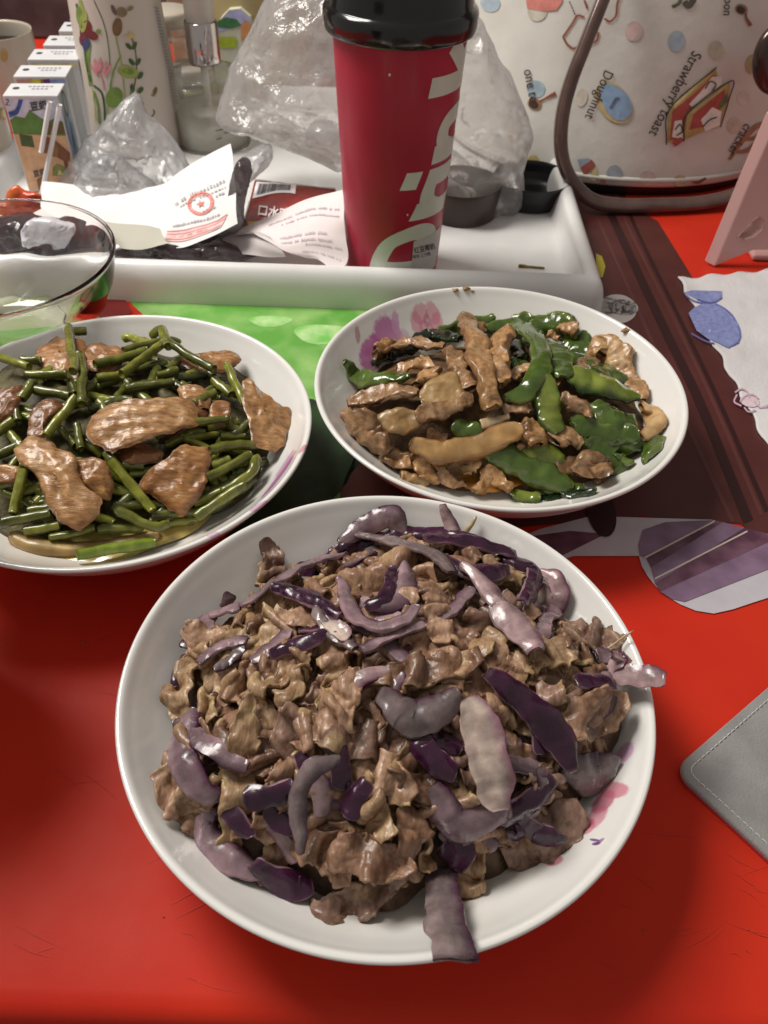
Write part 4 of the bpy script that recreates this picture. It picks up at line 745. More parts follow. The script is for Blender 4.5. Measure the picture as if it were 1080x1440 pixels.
# red packet with barcode
pk = thing('red_packet', 'red food packet with a white barcode lying behind the curled receipt', 'packet', W(410, 285, CZ0))
cs = [(359, 252, .026), (472, 264, .030), (486, 345, .010), (338, 330, .012)]
def pil(u, v): return np.array([0, -.002, .010*math.sin(math.pi*u)*math.sin(math.pi*v)])
o = sheet_px('packet_foil', cs, 36, 30, mat('packet_red', (.30, .028, .022), .3, (.24, .02, .015), 40, coat=.5, bump=[(90, .3, .002)]), pk, (.001, .02), .004, 15, pil)
G = np.array([v.co[:] for v in o.data.vertices])[:36*30].reshape(36, 30, 3)+ORG[o]
sheet_marks('barcode_label', G, [(.03, .52, .05, .36)], ink(.72, .70, .70), pk, .0006)
r_ = random.Random(3); br = []; u = .07
while u < .46: w_ = r_.choice([.004, .006, .009]); br.append((u, u+w_, .09, .31)); u += w_+r_.choice([.004, .006, .008])
sheet_marks('barcode_bar', G, br, ink(.06, .06, .07), pk, .0010)
sheet_marks('yellow_panel', G, [(.02, .22, .78, .97)], ink(.60, .42, .03), pk, .0006); sheet_marks('silver_edge', G, [(.0, .018, .4, 1), (.0, 1, .0, .03)], ink(.45, .42, .42), pk, .0007)
PKF = plane_F(G[6, 16]+np.array([0, 0, .0002]), np.cross(G[14, 14]-G[6, 16], G[6, 22]-G[6, 16])*(1 if np.cross(G[14, 14]-G[6, 16], G[6, 22]-G[6, 16])[2] > 0 else -1))
lettering('口水鸡', 362, 303, 17, -8, PKF, ink(.80, .76, .74), pk, .0016, .9, .02)
# small things in the tray
bl = thing('black_dish', 'shallow round black plastic dish standing in the tray corner', 'dish', (*W(744, 282, CZ0)[:2], CZ0)); c = W(744, 282, CZ0); c = (c[0], c[1], 0)
V, F = lathe(spline([(0, CZ0+.0004), (.026, CZ0+.0004), (.029, CZ0+.003), (.0345, CZ0+.020), (.0350, CZ0+.022), (.0338, CZ0+.022), (.028, CZ0+.005), (0, CZ0+.004)], 50), 64, c); mesh('dish_body', V, F, mat('black_plastic', (.010, .010, .011), .3), bl)
c = W(655, 306, CZ0); bc = thing('brown_cup', 'dark brown translucent cup under the milky plastic bag', 'cup', (c[0], c[1], CZ0)); V, F = lathe(spline([(0, CZ0+.0005), (.028, CZ0+.0005), (.031, CZ0+.004), (.034, CZ0+.026), (.0325, CZ0+.026), (.029, CZ0+.006), (0, CZ0+.004)], 40), 64, (c[0]-.004, c[1]+.010, 0)); mesh('cup_wall', V, F, mat('dark_brown', (.040, .024, .018), .35), bc)
c = W(456, 226, CZ0); gj = thing('glass_dome', 'small blue-grey glass ball peeping from behind the red cup', 'glass ball', (c[0], c[1], CZ0)); V, F = lathe(spline([(0, CZ0+.0005), (.010, CZ0+.001), (.0185, CZ0+.010), (.0195, CZ0+.017), (.015, CZ0+.028), (.006, CZ0+.033), (0, CZ0+.0335)], 40), 48, (c[0], c[1]+.012, 0)); mesh('glass', V, F, mat('blue_grey_glass', (.22, .25, .27), .08, (.32, .34, .36), 60, coat=1), gj)
c0, c1 = W(729, 374, CZ0+.001), W(766, 377, CZ0+.001); V, F = tube(np.array([c0+(c1-c0)*t for t in np.linspace(0, 1, 10)]), [.0016, .0017, .0017, .0011, .001, .001, .001, .001, .0011, .0008], 8, flat=.6); tag(mesh('gold_clip', V, F, mat('gold', (.42, .30, .08), .3, (.16, .10, .03), 300, metal=.7)), 'tiny gold coloured clip lying on the tray floor', 'clip')

# ------------------------------------------------------------------ cut-glass bowl at the left
c = W(-16, 361, .068); GC = (c[0], c[1], 0)
gl = thing('glass_bowl', 'clear cut-glass bowl standing before the white tray at the left', 'glass bowl', (c[0], c[1], 0))
R = .0815
def facet(a, z):
    k = np.clip((.052-z)/.045, 0, 1); return 1+.07*k*np.abs(((a*12/np.pi+z*120) % 2)-1)-.035*k
pf = spline([(0, .0012), (.036, .0010), (.042, .003), (.055, .014), (.068, .032), (.0765, .050), (R-.0010, .0670), (R, .0692), (R-.0012, .0710), (R-.0028, .0694)], 60)
pi_ = spline([(R-.0028, .0694), (R-.0042, .0640), (.0723, .050), (.063, .034), (.050, .018), (.036, .0085), (0, .0075)], 44)
V, F = lathe(pf, 168, GC, facet); V2, F2 = lathe(pi_, 168, GC)
m_gl = mat('cut_glass', (1, 1, .99), .02, trans=1, ior=1.45)
V, F = join((V, F), (V2, F2)); o = mesh('glass_shell', V, F, m_gl, gl); bm = bmesh.new(); bm.from_mesh(o.data); bmesh.ops.remove_doubles(bm, verts=bm.verts, dist=1e-6); bm.to_mesh(o.data); bm.free()
# black pot added out of the frame at the left to throw the soft black shadow onto the cloth
th = thing('shadow_blocker', 'added unseen shadow-casting matt black pot standing left of the bowls, outside the picture', 'blocker', (-.234, .244, 0))
V, F = lathe(spline([(0, .0006), (.024, .0006), (.026, .004), (.027, .048), (.038, .070), (.054, .115), (.056, .150), (.056, .156), (.053, .156), (.050, .115), (.034, .070), (.023, .050), (.022, .010), (0, .009)], 60), 64, (-.234, .244, 0)); mesh('blocker_body', V, F, mat('blocker_black', (.012, .012, .012), .5), th)
for sg in (-1, 1): V, F = tube(spline([(-.234-.02, .244+sg*.052, .132), (-.234-.015, .244+sg*.066, .136), (-.234+.015, .244+sg*.066, .136), (-.234+.02, .244+sg*.052, .132)], 20), .004, 8); mesh('blocker_handle', V, F, m_blk, th)
# ================================================================== the food
class Heap:
    def __init__(s, k, outline, hh, pw=.75, down=.003):
        s.k, s.hh, s.pw, s.down, s.c0 = k, hh, pw, down, BC[k]; BF = bowl_F(k)
        P = np.array([hit(*q, BF)[:2] if hit(*q, BF) is not None else W(*q, .03)[:2] for q in outline])
        r = np.linalg.norm(P-s.c0, axis=1); P = s.c0+(P-s.c0)*np.minimum(1, .1055/r)[:, None]
        s.c = P.mean(0); d = P-s.c; a = np.arctan2(d[:, 1], d[:, 0]); i = np.argsort(a); s.a = np.concatenate([a[i]-2*np.pi, a[i], a[i]+2*np.pi]); R = np.linalg.norm(d, axis=1)[i]; s.R = np.concatenate([R, R, R])
        ze = zin(np.minimum(np.linalg.norm(P-s.c0, axis=1), .107))[i]; s.ze = np.concatenate([ze]*3); s.zm = float(ze.mean())
    def Rt(s, x, y):
        a = np.arctan2(y-s.c[1], x-s.c[0]); return np.interp(a, s.a, s.R), np.interp(a, s.a, s.ze)
    def H(s, x, y):
        x, y = np.asarray(x, float), np.asarray(y, float); R, ze = s.Rt(x, y); rho = np.hypot(x-s.c[0], y-s.c[1])/R; q = np.clip(rho, 0, 1)
        z = q*ze+(1-q)*s.zm-s.down+s.hh*(1-q*q)**s.pw; zi = zin(np.minimum(np.hypot(x-s.c0[0], y-s.c0[1]), .1088))
        return np.where(rho < 1, np.maximum(z, zi), zi)
    def F(s, p): return float(p[2]-s.H(p[0], p[1]))
    def Hs(s, x, y, e=.004): return (s.H(x-e, y)+s.H(x+e, y)+s.H(x, y-e)+s.H(x, y+e))/4
    def N(s, P, e=.006):
        gx = (s.H(P[..., 0]+e, P[..., 1])-s.H(P[..., 0]-e, P[..., 1]))/(2*e); gy = (s.H(P[..., 0], P[..., 1]+e)-s.H(P[..., 0], P[..., 1]-e))/(2*e)
        n = np.stack([-gx, -gy, np.ones_like(gx)], -1); return n/np.linalg.norm(n, axis=-1, keepdims=True)
    def base(s, name, m, lab, col, sink=.002):
        V, C, na, nr = [], [], 120, 40
        for j in range(nr):
            for i in range(na):
                a = -np.pi+2*np.pi*i/na; R = float(np.interp(a, s.a, s.R)); q = (j+.02)/(nr-1)*.97; V.append((s.c[0]+R*q*math.cos(a), s.c[1]+R*q*math.sin(a), 0))
        V = np.array(V); V[:, 2] = s.H(V[:, 0], V[:, 1])-sink+.0022*vnoise(V, .009, 5)+.0012*vnoise(V, .004, 6)
        n = vnoise(V, .006, 9)[:, None]; C = np.array(col)*(1+.5*n)
        o = mesh(name, V, [f for f in grid_faces(nr, na, cv=True)], m, col=C); tag(o, lab, kind='stuff'); return o
HP = {'front': Heap('front', [(222, 1090), (228, 1130), (250, 1150), (285, 1158), (300, 1200), (360, 1238), (430, 1255), (500, 1285), (555, 1290), (600, 1250), (660, 1248), (715, 1235), (730, 1205), (795, 1180), (822, 1130), (855, 1080), (885, 1030), (885, 990), (862, 955), (840, 915), (790, 890), (765, 865), (745, 825), (700, 790), (640, 772), (560, 765), (490, 785), (440, 812), (355, 830), (318, 870), (265, 920), (247, 970), (250, 1010), (232, 1050)], .036, .8),
      'left': Heap('left', [(0, 505), (45, 500), (110, 485), (230, 490), (330, 505), (385, 560), (395, 610), (378, 650), (360, 690), (290, 735), (225, 765), (110, 775), (20, 765), (-40, 730), (-75, 660), (-60, 560)], .020),
      'right': Heap('right', [(484, 600), (498, 540), (530, 510), (600, 492), (660, 478), (760, 482), (825, 505), (875, 530), (908, 580), (920, 625), (880, 652), (830, 680), (760, 695), (680, 695), (595, 682), (525, 640)], .026)}
DISH = {'front': 'the beef heap', 'left': 'the garlic shoot dish', 'right': 'the pepper dish'}
HOURS = 'twelve one two three four five six seven eight nine ten eleven'.split()
FOOD = []          # (object, short description, bowl, centre, category, group)
def note(o, desc, k, cat, grp): FOOD.append([o, desc, k, None, cat, grp]); return o

m_beef = mat('cooked_beef', (1, 1, 1), .43, (.60, .50, .43), 420, 8, attr=True, bump=[(1500, .4, .0004), (420, .4, .0010)], rvar=.17, coat=.16, spec=.5, stretch=(1, .35, 1))
m_mash = mat('dark_filling', (1, 1, 1), .6, (.5, .45, .4), 200, 5, attr=True, bump=[(400, .6, .0015)])
m_onion = mat('cooked_onion', (1, 1, 1), .24, (.74, .68, .72), 190, 5, attr=True, bump=[(700, .3, .0004), (150, .3, .0010)], rvar=.12, coat=.3, sss=.3, sssr=.003)
m_pork = mat('browned_pork', (1, 1, 1), .33, (.62, .48, .36), 420, 8, attr=True, bump=[(1100, .5, .0006), (330, .4, .0012)], rvar=.16, coat=.24, stretch=(.3, 1.2, 1))
m_strip = mat('pork_strips', (1, 1, 1), .34, (.62, .48, .36), 330, 7, attr=True, bump=[(800, .45, .0006), (260, .4, .0012)], rvar=.15, coat=.30)
m_shoot = mat('garlic_shoot', (1, 1, 1), .26, (.66, .68, .5), 170, 4, attr=True, bump=[(420, .2, .0004)], rvar=.08, coat=.35)
m_pep = mat('green_pepper', (1, 1, 1), .16, (.66, .72, .55), 120, 4, attr=True, bump=[(160, .35, .0012)], rvar=.05, coat=.55)
m_pale = mat('stewed_potato', (1, 1, 1), .34, (.80, .70, .55), 150, 5, attr=True, bump=[(300, .3, .0006)], coat=.25)

def sect(ns, e):
    a = np.linspace(0, 2*np.pi, ns, endpoint=False); c, s = np.cos(a), np.sin(a)
    return np.sign(c)*np.abs(c)**(2/e), np.sign(s)*np.abs(s)**(2/e)
SEED = [100]
def sweep(name, hp, px, lift, wpx, t, m, cols, roll=0, skin=0, el=.12, straight=0, hard=0, wj=0, curl=0, n=30, ns=16, e=2.6, tap=(.3, .3), wob=.0, arc=0, stripe=0, cross=0, jag=0, relax=.6):
    """a strip of food laid along a line measured on the heap; cols = (outer, rim, under)"""
    SEED[0] += 1; sd = SEED[0]; h = HP[hp]; P = []
    for q in px:
        p = hit(q[0], q[1], h.F); P.append(p if p is not None else W(q[0], q[1], .03))
    P = spline(np.array(P), n)
    if relax:
        for _ in range(10): P[1:-1] = P[1:-1]*(1-relax/2)+(P[:-2]+P[2:])*relax/4
    N = h.N(P); 
    for _ in range(6): N[1:-1] = (N[:-2]+N[2:]+N[1:-1])/3
    s = np.linspace(0, 1, n)
    if straight:
        Q = P[:1]*(1-s[:, None])+P[-1:]*s[:, None]; d_ = (P-Q); d_[:, 2] = 0; Q = Q+d_*.25
        Q[:, 2] += .75*max(0, float((h.H(Q[:, 0], Q[:, 1])-Q[:, 2]).max())); P = Q*straight+P*(1-straight)
    P = P+N*(lift+arc*np.sin(np.pi*s))[:, None]
    T = np.gradient(P, axis=0); T /= np.linalg.norm(T, axis=1)[:, None]; B = np.cross(T, N); B /= np.linalg.norm(B, axis=1)[:, None]; N = np.cross(B, T)
    r = np.radians(np.interp(s, np.linspace(0, 1, np.size(roll)), np.atleast_1d(roll)))[:, None]; B, N = B*np.cos(r)+N*np.sin(r), N*np.cos(r)-B*np.sin(r)
    w = np.interp(s, np.linspace(0, 1, np.size(wpx)), np.atleast_1d(wpx))*pxm(P[n//2])*(1+wj*vnoise(np.stack([s*6.5, s*0+sd, s*0], -1), 1, sd)+.5*wj*vnoise(np.stack([s*15, s*0+sd, s*0], -1), 1, sd+1))
    k0 = tap[0]+(1-tap[0])*np.sqrt(np.clip(1-(1-np.minimum(s/el, 1))**2, 0, 1)); k1 = tap[1]+(1-tap[1])*np.sqrt(np.clip(1-(1-np.minimum((1-s)/el, 1))**2, 0, 1)); kk = k0*k1
    if hard:
        kf = hard; u_ = np.linspace(-1, 1, kf); o_ = np.ones(kf); b = np.concatenate([u_, o_, -u_, -o_]); a = np.concatenate([-o_, u_*.999, o_, -u_*.999]); ns = 4*kf; m_f = 1-np.abs(u_)**6*.12; b[kf:2*kf] *= 1.0+.04*(1-u_**2); b[3*kf:] *= 1.0+.04*(1-u_**2)
        face = np.repeat([0, 1, 2, 3], kf)
    else: b, a = sect(ns, e)
    tt = t*(.55+.45*kk)
    V = P[:, None]+B[:, None]*(b[None, :, None]*(w*kk)[:, None, None]/2)+N[:, None]*((a[None, :]*tt[:, None]/2-curl*(b[None, :]**2)*(w[:, None]/2))[..., None])
    V = V.reshape(-1, 3)
    if wob: V = V+wob*vnoise3(V, .007, sd)+.45*wob*vnoise3(V, .0028, sd+2)
    if jag:                                            # torn ends
        pass
    bb, aa = np.broadcast_to(b, (n, ns)).ravel(), np.broadcast_to(a, (n, ns)).ravel(); ss = np.repeat(s, ns)
    top, rim, und = (np.array(c) for c in cols); ed = np.clip(((-bb if skin > 0 else np.abs(bb))-.66)/.28, 0, 1)[:, None]; up = np.clip(aa*1.4+.5, 0, 1)[:, None]
    C = und*(1-up)+top*up; C = C*(1-ed)+rim*ed
    if skin > 0: C = C*(1+.55*np.clip(bb*.9, 0, 1))[:, None]*(1+.10*np.sin(bb*26+2*vnoise(V, .01, sd)))[:, None]
    if skin < 0: C = C+np.clip((np.abs(bb)-.8)/.2, 0, 1)[:, None]*np.array((.10, .06, .09))
    if hard:
        fc = np.broadcast_to(face, (n, ns)).ravel(); skn, cut, inn = (np.array(x) for x in cols); lat = bb
        if skin < 0:                                    # purple skin upwards, pale cut edges
            C = np.where((fc == 2)[:, None], skn*(1+.35*np.clip(np.abs(lat)-.55, 0, 1)[:, None]*3), np.where((fc == 0)[:, None], inn, cut))
        else:                                           # cut face upwards: pale flesh, dark skin line along one side
            lay = np.clip((-lat-.42)/.45, 0, 1)[:, None]**1.5; flesh = skn*(.85+.35*np.clip(lat+.3, 0, 1))[:, None]; C = np.where(((fc == 2) | (fc == 0))[:, None], flesh*(1-lay)+cut*lay, np.where((fc == 3)[:, None], cut*.8, inn))
        C = C*(1+.28*vnoise(V, .007, sd+5)+.12*vnoise(V, .0025, sd+6))[:, None]*(1+.09*np.sin(lat*(17 if skin < 0 else 9)+2.5*vnoise(V, .012, sd)))[:, None]
        if skin > 0: C = C*((1+.035*np.sin(ss*n*2.1+sd))*(1+.10*np.sin(lat*15+sd)))[:, None]
    if stripe: C = C*(1+stripe*np.sin(bb*11+1.5*vnoise(V, .006, sd)+sd))[:, None]
    if cross: C = C*(1+cross*np.sin(ss*n*1.1+sd))[:, None]
    C = C*(1+.28*vnoise(V, .008, sd+5)+.15*vnoise(V, .003, sd+6))[:, None]
    en = np.clip(1-np.minimum(ss, 1-ss)/.035, 0, 1)[:, None]; C = C*(1-.45*en)+rim*.45*en
    F = [f[::-1] for f in grid_faces(n, ns, cv=True)]+[tuple(range(ns)), tuple((n-1)*ns+i for i in range(ns))[::-1]]
    if hard: F = [f for f in F if len(f) > 4 or (f[0] % ns)//hard == (f[3] % ns)//hard == (f[1] % ns)//hard]
    return mesh(name, V, F, m, col=np.clip(C, .002, 1))
def slab(name, hp, px, lift, th, m, cols, tilt=(0, 0), bend=0, wob=.0012, na=96, rings=20, jag=.075, up=.5, fibre=0, dome=.3):
    """a slice of meat: its outline measured on the plane it lies in, with thickness, ragged rim and creases"""
    SEED[0] += 1; sd = SEED[0]; h = HP[hp]; px = np.asarray(px, float); c2 = px.mean(0); c = hit(*c2, h.F); nn = h.N(c); nn = nn*(1-up)+np.array([tilt[0], tilt[1], 1.0])*up; nn /= np.linalg.norm(nn); c = c+nn*lift
    PF = plane_F(c, nn); O = spline(np.array([hit(*q, PF) for q in px]), na, True); c = O.mean(0); D = O-c
    D = D*(1+jag*vnoise(O, .006, sd)+.6*jag*vnoise(O, .0025, sd+1))[:, None]
    th = th*.72; dome *= .55; jag_ = 0; ax = D[np.linalg.norm(D, axis=1).argmax()]; L = np.linalg.norm(ax); ax = ax/L; V, Q, U = [], [], []
    for side in (1, -1):
        for k in range(rings):
            q = 1-(k/(rings-.4))
            z = side*th/2*(max(1-q**5, 0)**.5)+(dome*th*(1-q*q)); X = c+D*q; u = (D*q)@ax/L
            V.append(X+nn*(z-bend*L*u*u)[:, None]); Q.append(np.full(na, q)); U.append(np.full(na, side))
    V, Q, U = np.concatenate(V), np.concatenate(Q), np.concatenate(U); mid = V.copy()
    ridg = 1-2*np.abs(vnoise(mid, .010, sd+3)); V = V+nn*(wob*(ridg*1.1+.4*vnoise(mid, .0045, sd+4)+.2*vnoise(mid, .002, sd+6)))[:, None]+.35*wob*vnoise3(mid, .003, sd+7)
    A, Bc, Dk = (np.array(x) for x in cols); n1 = np.clip(.5+.8*vnoise(mid, .016, sd+8)+.25*vnoise(mid, .005, sd+18), 0, 1)[:, None]; C = A*n1+Bc*(1-n1)
    if fibre:
        cr_ = np.cross(ax, nn); f_ = np.sin((mid-c)@cr_*fibre+2.2*vnoise(mid, .008, sd+9))[:, None]; C = C*(1+.13*f_); V = V+nn*(.00026*f_)
    e_ = np.clip((Q-.80)/.2, 0, 1)[:, None]*np.clip(.55+.8*vnoise(mid, .006, sd+11), 0, 1)[:, None]; C = C*(1-e_)+Dk*e_; C = C*(1-.28*np.clip(-ridg, 0, 1))[:, None]
    m1 = rings*na; F = [f[::-1] for f in grid_faces(rings, na, cv=True)][:]
    F = up_faces(V[:m1], grid_faces(rings, na, cv=True)+[tuple((rings-1)*na+i for i in range(na))]); F2 = [tuple(i+m1 for i in f) for f in grid_faces(rings, na, cv=True)+[tuple((rings-1)*na+i for i in range(na))]]
    F = F+F2+[(i, (i+1) % na, m1+(i+1) % na, m1+i) for i in range(na)]
    return mesh(name, V, F, m, col=np.clip(C, .002, 1))

# ------------------------------------------------------------------ nearest bowl: thin beef slices and purple onion
HP['front'].base('beef_heap', m_mash, 'brown cooked beef packed in the middle of the nearest bowl', (.13, .075, .045))
BT = [((.40, .245, .155), (.25, .142, .087)), ((.52, .345, .228), (.33, .200, .125)), ((.35, .225, .165), (.19, .115, .082)), ((.49, .345, .195), (.33, .21, .115)), ((.28, .160, .095), (.155, .080, .047))]
FAT = np.array((.54, .39, .20))
def beef(x, y, ang, L, Wd, lift, seed, kind=0, A=1.25, folds=3.0, tilt=(0, 0), fat=None, cr_=1.0):
    h = HP['front']; r = np.random.default_rng(seed); nu, nv = 86, 28; s = np.linspace(0, 1, nu)[:, None]; v = np.linspace(-.5, .5, nv)[None, :]
    ps = r.uniform(-2.6, 2.6, 3); ph = r.uniform(0, 6.3, 3)
    env = .45+.55*np.sin(np.pi*s)
    th = env*(A*np.sin(2*np.pi*folds*s+ph[0]+ps[0]*v)+.6*A*np.sin(2*np.pi*folds*.57*s+ph[1]+ps[1]*v))+.3*cr_*np.sin(2*np.pi*folds*2.3*s+ph[2]+3*ps[2]*v)
    ds = L/nu; X = np.cumsum(np.cos(th), 0)*ds; Z = np.cumsum(np.sin(th), 0)*ds; t_ = np.linspace(0, 1, nu)[:, None]; Z = Z-(Z[:1]*(1-t_)+Z[-1:]*t_); X = X-X.mean(); Z = Z*.85
    wv = Wd*(.30+.70*np.clip(np.sin(np.pi*np.clip(s, .01, .99)), 0, 1)**.45 + .16*vnoise(np.stack([s[:, 0]*4, s[:, 0]*0+seed, s[:, 0]*0], -1), 1, seed % 97)[:, None])
    Y = v*wv; k = r.uniform(-14, 14); cu = r.uniform(-7, 5)
    Z = Z+cu*Y*Y*6; a = k*X*.9; Xb, Yb = X*np.cos(a)-Y*np.sin(a)*.9, Y*np.cos(a)+X*np.sin(a)*.55
    P = np.stack([Xb, Yb, Z], -1).reshape(-1, 3); P = P+cr_*(.0024*vnoise3(P+seed*.01, .0078, seed % 53)+.0010*vnoise3(P+seed*.01, .0034, seed % 61))+.0003*vnoise3(P+seed*.01, .0017, seed % 67)
    edge = np.clip((np.abs(np.broadcast_to(v, (nu, nv)).ravel())-.36)/.14, 0, 1)[:, None]; P = P+edge*.0015*vnoise3(P+seed*.013, .0034, seed % 71)
    P[:, 2] -= 5*(P[:, 0]**2+P[:, 1]**2)
    # thickness
    G = P.reshape(nu, nv, 3); nn = np.cross(np.gradient(G, axis=0), np.gradient(G, axis=1)); nn /= np.linalg.norm(nn, axis=2)[..., None]+1e-12
    th_ = .00115*(.7+.5*np.sin(np.pi*s)); top, bot = G+nn*th_[..., None]/2, G-nn*th_[..., None]/2
    LP = np.concatenate([top.reshape(-1, 3), bot.reshape(-1, 3)])
    z0 = np.percentile(LP[:, 2], 30); c = np.array([x, y, float(h.Hs(x, y))]); n0 = h.N(c); n0 = n0+np.array([*tilt, .25]); n0 /= np.linalg.norm(n0); e1 = np.array([math.cos(ang), math.sin(ang), 0]); e1 -= n0*(e1@n0); e1 /= np.linalg.norm(e1); e2 = np.cross(n0, e1)
    V = c+LP[:, :1]*e1+LP[:, 1:2]*e2+(LP[:, 2:]-z0+lift)*n0
    zi = zin(np.minimum(np.hypot(V[:, 0]-h.c0[0], V[:, 1]-h.c0[1]), .1085))+.0006; V[:, 2] = np.maximum(V[:, 2], zi)
    A_, B_ = (np.array(q)*(1.01, .985, 1.0) for q in BT[kind]); m_ = np.clip(.5+.95*vnoise(G.reshape(-1, 3)+seed*.02, .012, seed % 31), 0, 1)[:, None]; C = A_*m_+B_*(1-m_)
    fb = r.random() if fat is None else fat; side = 1 if r.random() < .5 else -1; vv = np.broadcast_to(v, (nu, nv)).ravel()*side
    fm = np.clip((vv-(.5-.32*fb))/.08, 0, 1)*np.clip(.4+1.3*vnoise(G.reshape(-1, 3)+seed, .014, seed % 29), 0, 1); fm = np.maximum(fm, .55*np.clip(3*vnoise(G.reshape(-1, 3)+seed, .010, seed % 37)-1.35, 0, 1)); C = C*(1-fm[:, None])+FAT*fm[:, None]
    C = C*(1+.16*np.sin(np.broadcast_to(v, (nu, nv)).ravel()*46+5*vnoise(G.reshape(-1, 3), .01, 3)))[:, None]*.5+C*.5
    C = np.concatenate([C, C*.9]); k1 = nu*nv; F = grid_faces(nu, nv); bd = [i*nv for i in range(nu)]+[(nu-1)*nv+j for j in range(1, nv)]+[i*nv+nv-1 for i in range(nu-2, -1, -1)]+[j for j in range(nv-2, 0, -1)]
    F = F+[tuple(q+k1 for q in f[::-1]) for f in F]+[(bd[(i+1) % len(bd)], bd[i], k1+bd[i], k1+bd[(i+1) % len(bd)]) for i in range(len(bd))]
    return mesh('beef_slice', V, F, m_beef, col=np.clip(C, .002, 1))
GB = 'cooked beef slices heaped in the nearest bowl'; GO = 'purple onion pieces in the nearest bowl'
KD = ['crinkled brown beef slice', 'light brown folded beef slice', 'greyish brown crumpled beef slice', 'tan beef slice with yellow fat', 'dark brown crumpled beef slice']
h = HP['front']; r = np.random.default_rng(11); pts = []
tries = 0
while len(pts) < 105 and tries < 20000:
    tries += 1; a, q = r.uniform(-np.pi, np.pi), math.sqrt(r.random()); R = float(np.interp(a, h.a, h.R)); q *= 1-.0105/R; p = h.c+R*q*np.array([math.cos(a), math.sin(a)])
    if all(np.hypot(*(p-o[:2])) > .0122 for o in pts): pts.append((*p, q))
for i, (x, y, q) in enumerate(pts):
    k = int(r.choice(5, p=[.28, .22, .2, .17, .13])); L = r.uniform(.034, .062); Wd = r.uniform(.011, .0195)
    if q > .74: L *= .72; Wd *= .8
    o = beef(x, y, r.uniform(0, 6.3), L, Wd, r.uniform(-.0022, .0026), 1000+i, k, r.uniform(1.0, 1.6), r.uniform(2.2, 4.4), (r.uniform(-.3, .3), r.uniform(-.3, .3)), cr_=.75)
    note(o, KD[k], 'front', 'beef slice', GB)
# bigger, smoother curled slices lying over the crumpled ones
r = np.random.default_rng(23); big = []
while len(big) < 58:
    a, q = r.uniform(-np.pi, np.pi), math.sqrt(r.random()); R = float(np.interp(a, h.a, h.R)); q *= 1-.014/R; p = h.c+R*q*np.array([math.cos(a), math.sin(a)])
    if any(np.hypot(*(p-o)) < .0155 for o in big): continue
    big.append(p); k = int(r.choice(5, p=[.27, .25, .2, .16, .12])); i = len(big)
    note(beef(p[0], p[1], r.uniform(0, 6.3), r.uniform(.044, .072)*(.75 if q > .7 else 1), r.uniform(.011, .0185), r.uniform(.002, .0050), 5000+i, k, r.uniform(1.2, 2.1), r.uniform(2.0, 3.6), (r.uniform(-.45, .45), r.uniform(-.45, .45)), cr_=.4), KD[k].replace('slice', 'curl'), 'front', 'beef slice', GB)
# slices the photograph shows clearly, measured
for (px, py, ang, L, Wd, lift, k, A, fo, fat) in [(826, 1004, 25, .050, .028, .006, 1, .8, 2.2, .1), (335, 1090, 95, .085, .019, .0075, 3, .7, 3.2, .5), (765, 1175, 40, .050, .026, .005, 2, .7, 2.4, .2), (660, 1215, 80, .060, .020, .0045, 3, 1.4, 3.6, .3), (510, 1262, 25, .060, .018, .0035, 2, 1.1, 2.4, .2), (500, 1195, -10, .080, .022, .0085, 0, 1.2, 3.6, .1), (275, 960, 70, .065, .022, .006, 3, 1.1, 3.0, .3), (375, 815, 95, .060, .022, .006, 2, 1.3, 3.3, .5), (265, 1130, -50, .065, .022, .004, 1, 1.2, 3.4, .1), (610, 880, 100, .060, .020, .010, 1, 1.3, 3.8, .2), (600, 960, 15, .075, .020, .010, 4, 1.1, 3.6, .4), (825, 910, -35, .060, .022, .006, 2, 1.2, 3.5, .4), (690, 1000, 60, .07, .02, .006, 0, 1.2, 3.5, .3), (420, 960, 80, .06, .018, .009, 3, 1.2, 3.2, .7), (480, 1010, 80, .065, .02, .009, 1, 1.2, 3, .3), (580, 1130, 70, .08, .022, .008, 4, 1.3, 4, .2), (760, 940, 30, .06, .02, .008, 3, 1.3, 3.6, .5)]:
    p = hit(px, py, h.F); o = beef(p[0], p[1], math.radians(ang), L*.82, Wd*.66, lift-.0015, 3000+px, k, A, fo, fat=fat, cr_=.65); note(o, KD[k], 'front', 'beef slice', GB)
DKP, MV, PL, GY, PKO = ((.040, .008, .029), (.30, .19, .22), (.15, .08, .12)), ((.245, .165, .180), (.062, .011, .042), (.26, .17, .19)), ((.54, .445, .375), (.27, .12, .17), (.45, .36, .32)), ((.190, .148, .145), (.055, .017, .042), (.18, .13, .13)), ((.38, .265, .265), (.11, .020, .058), (.36, .27, .27))
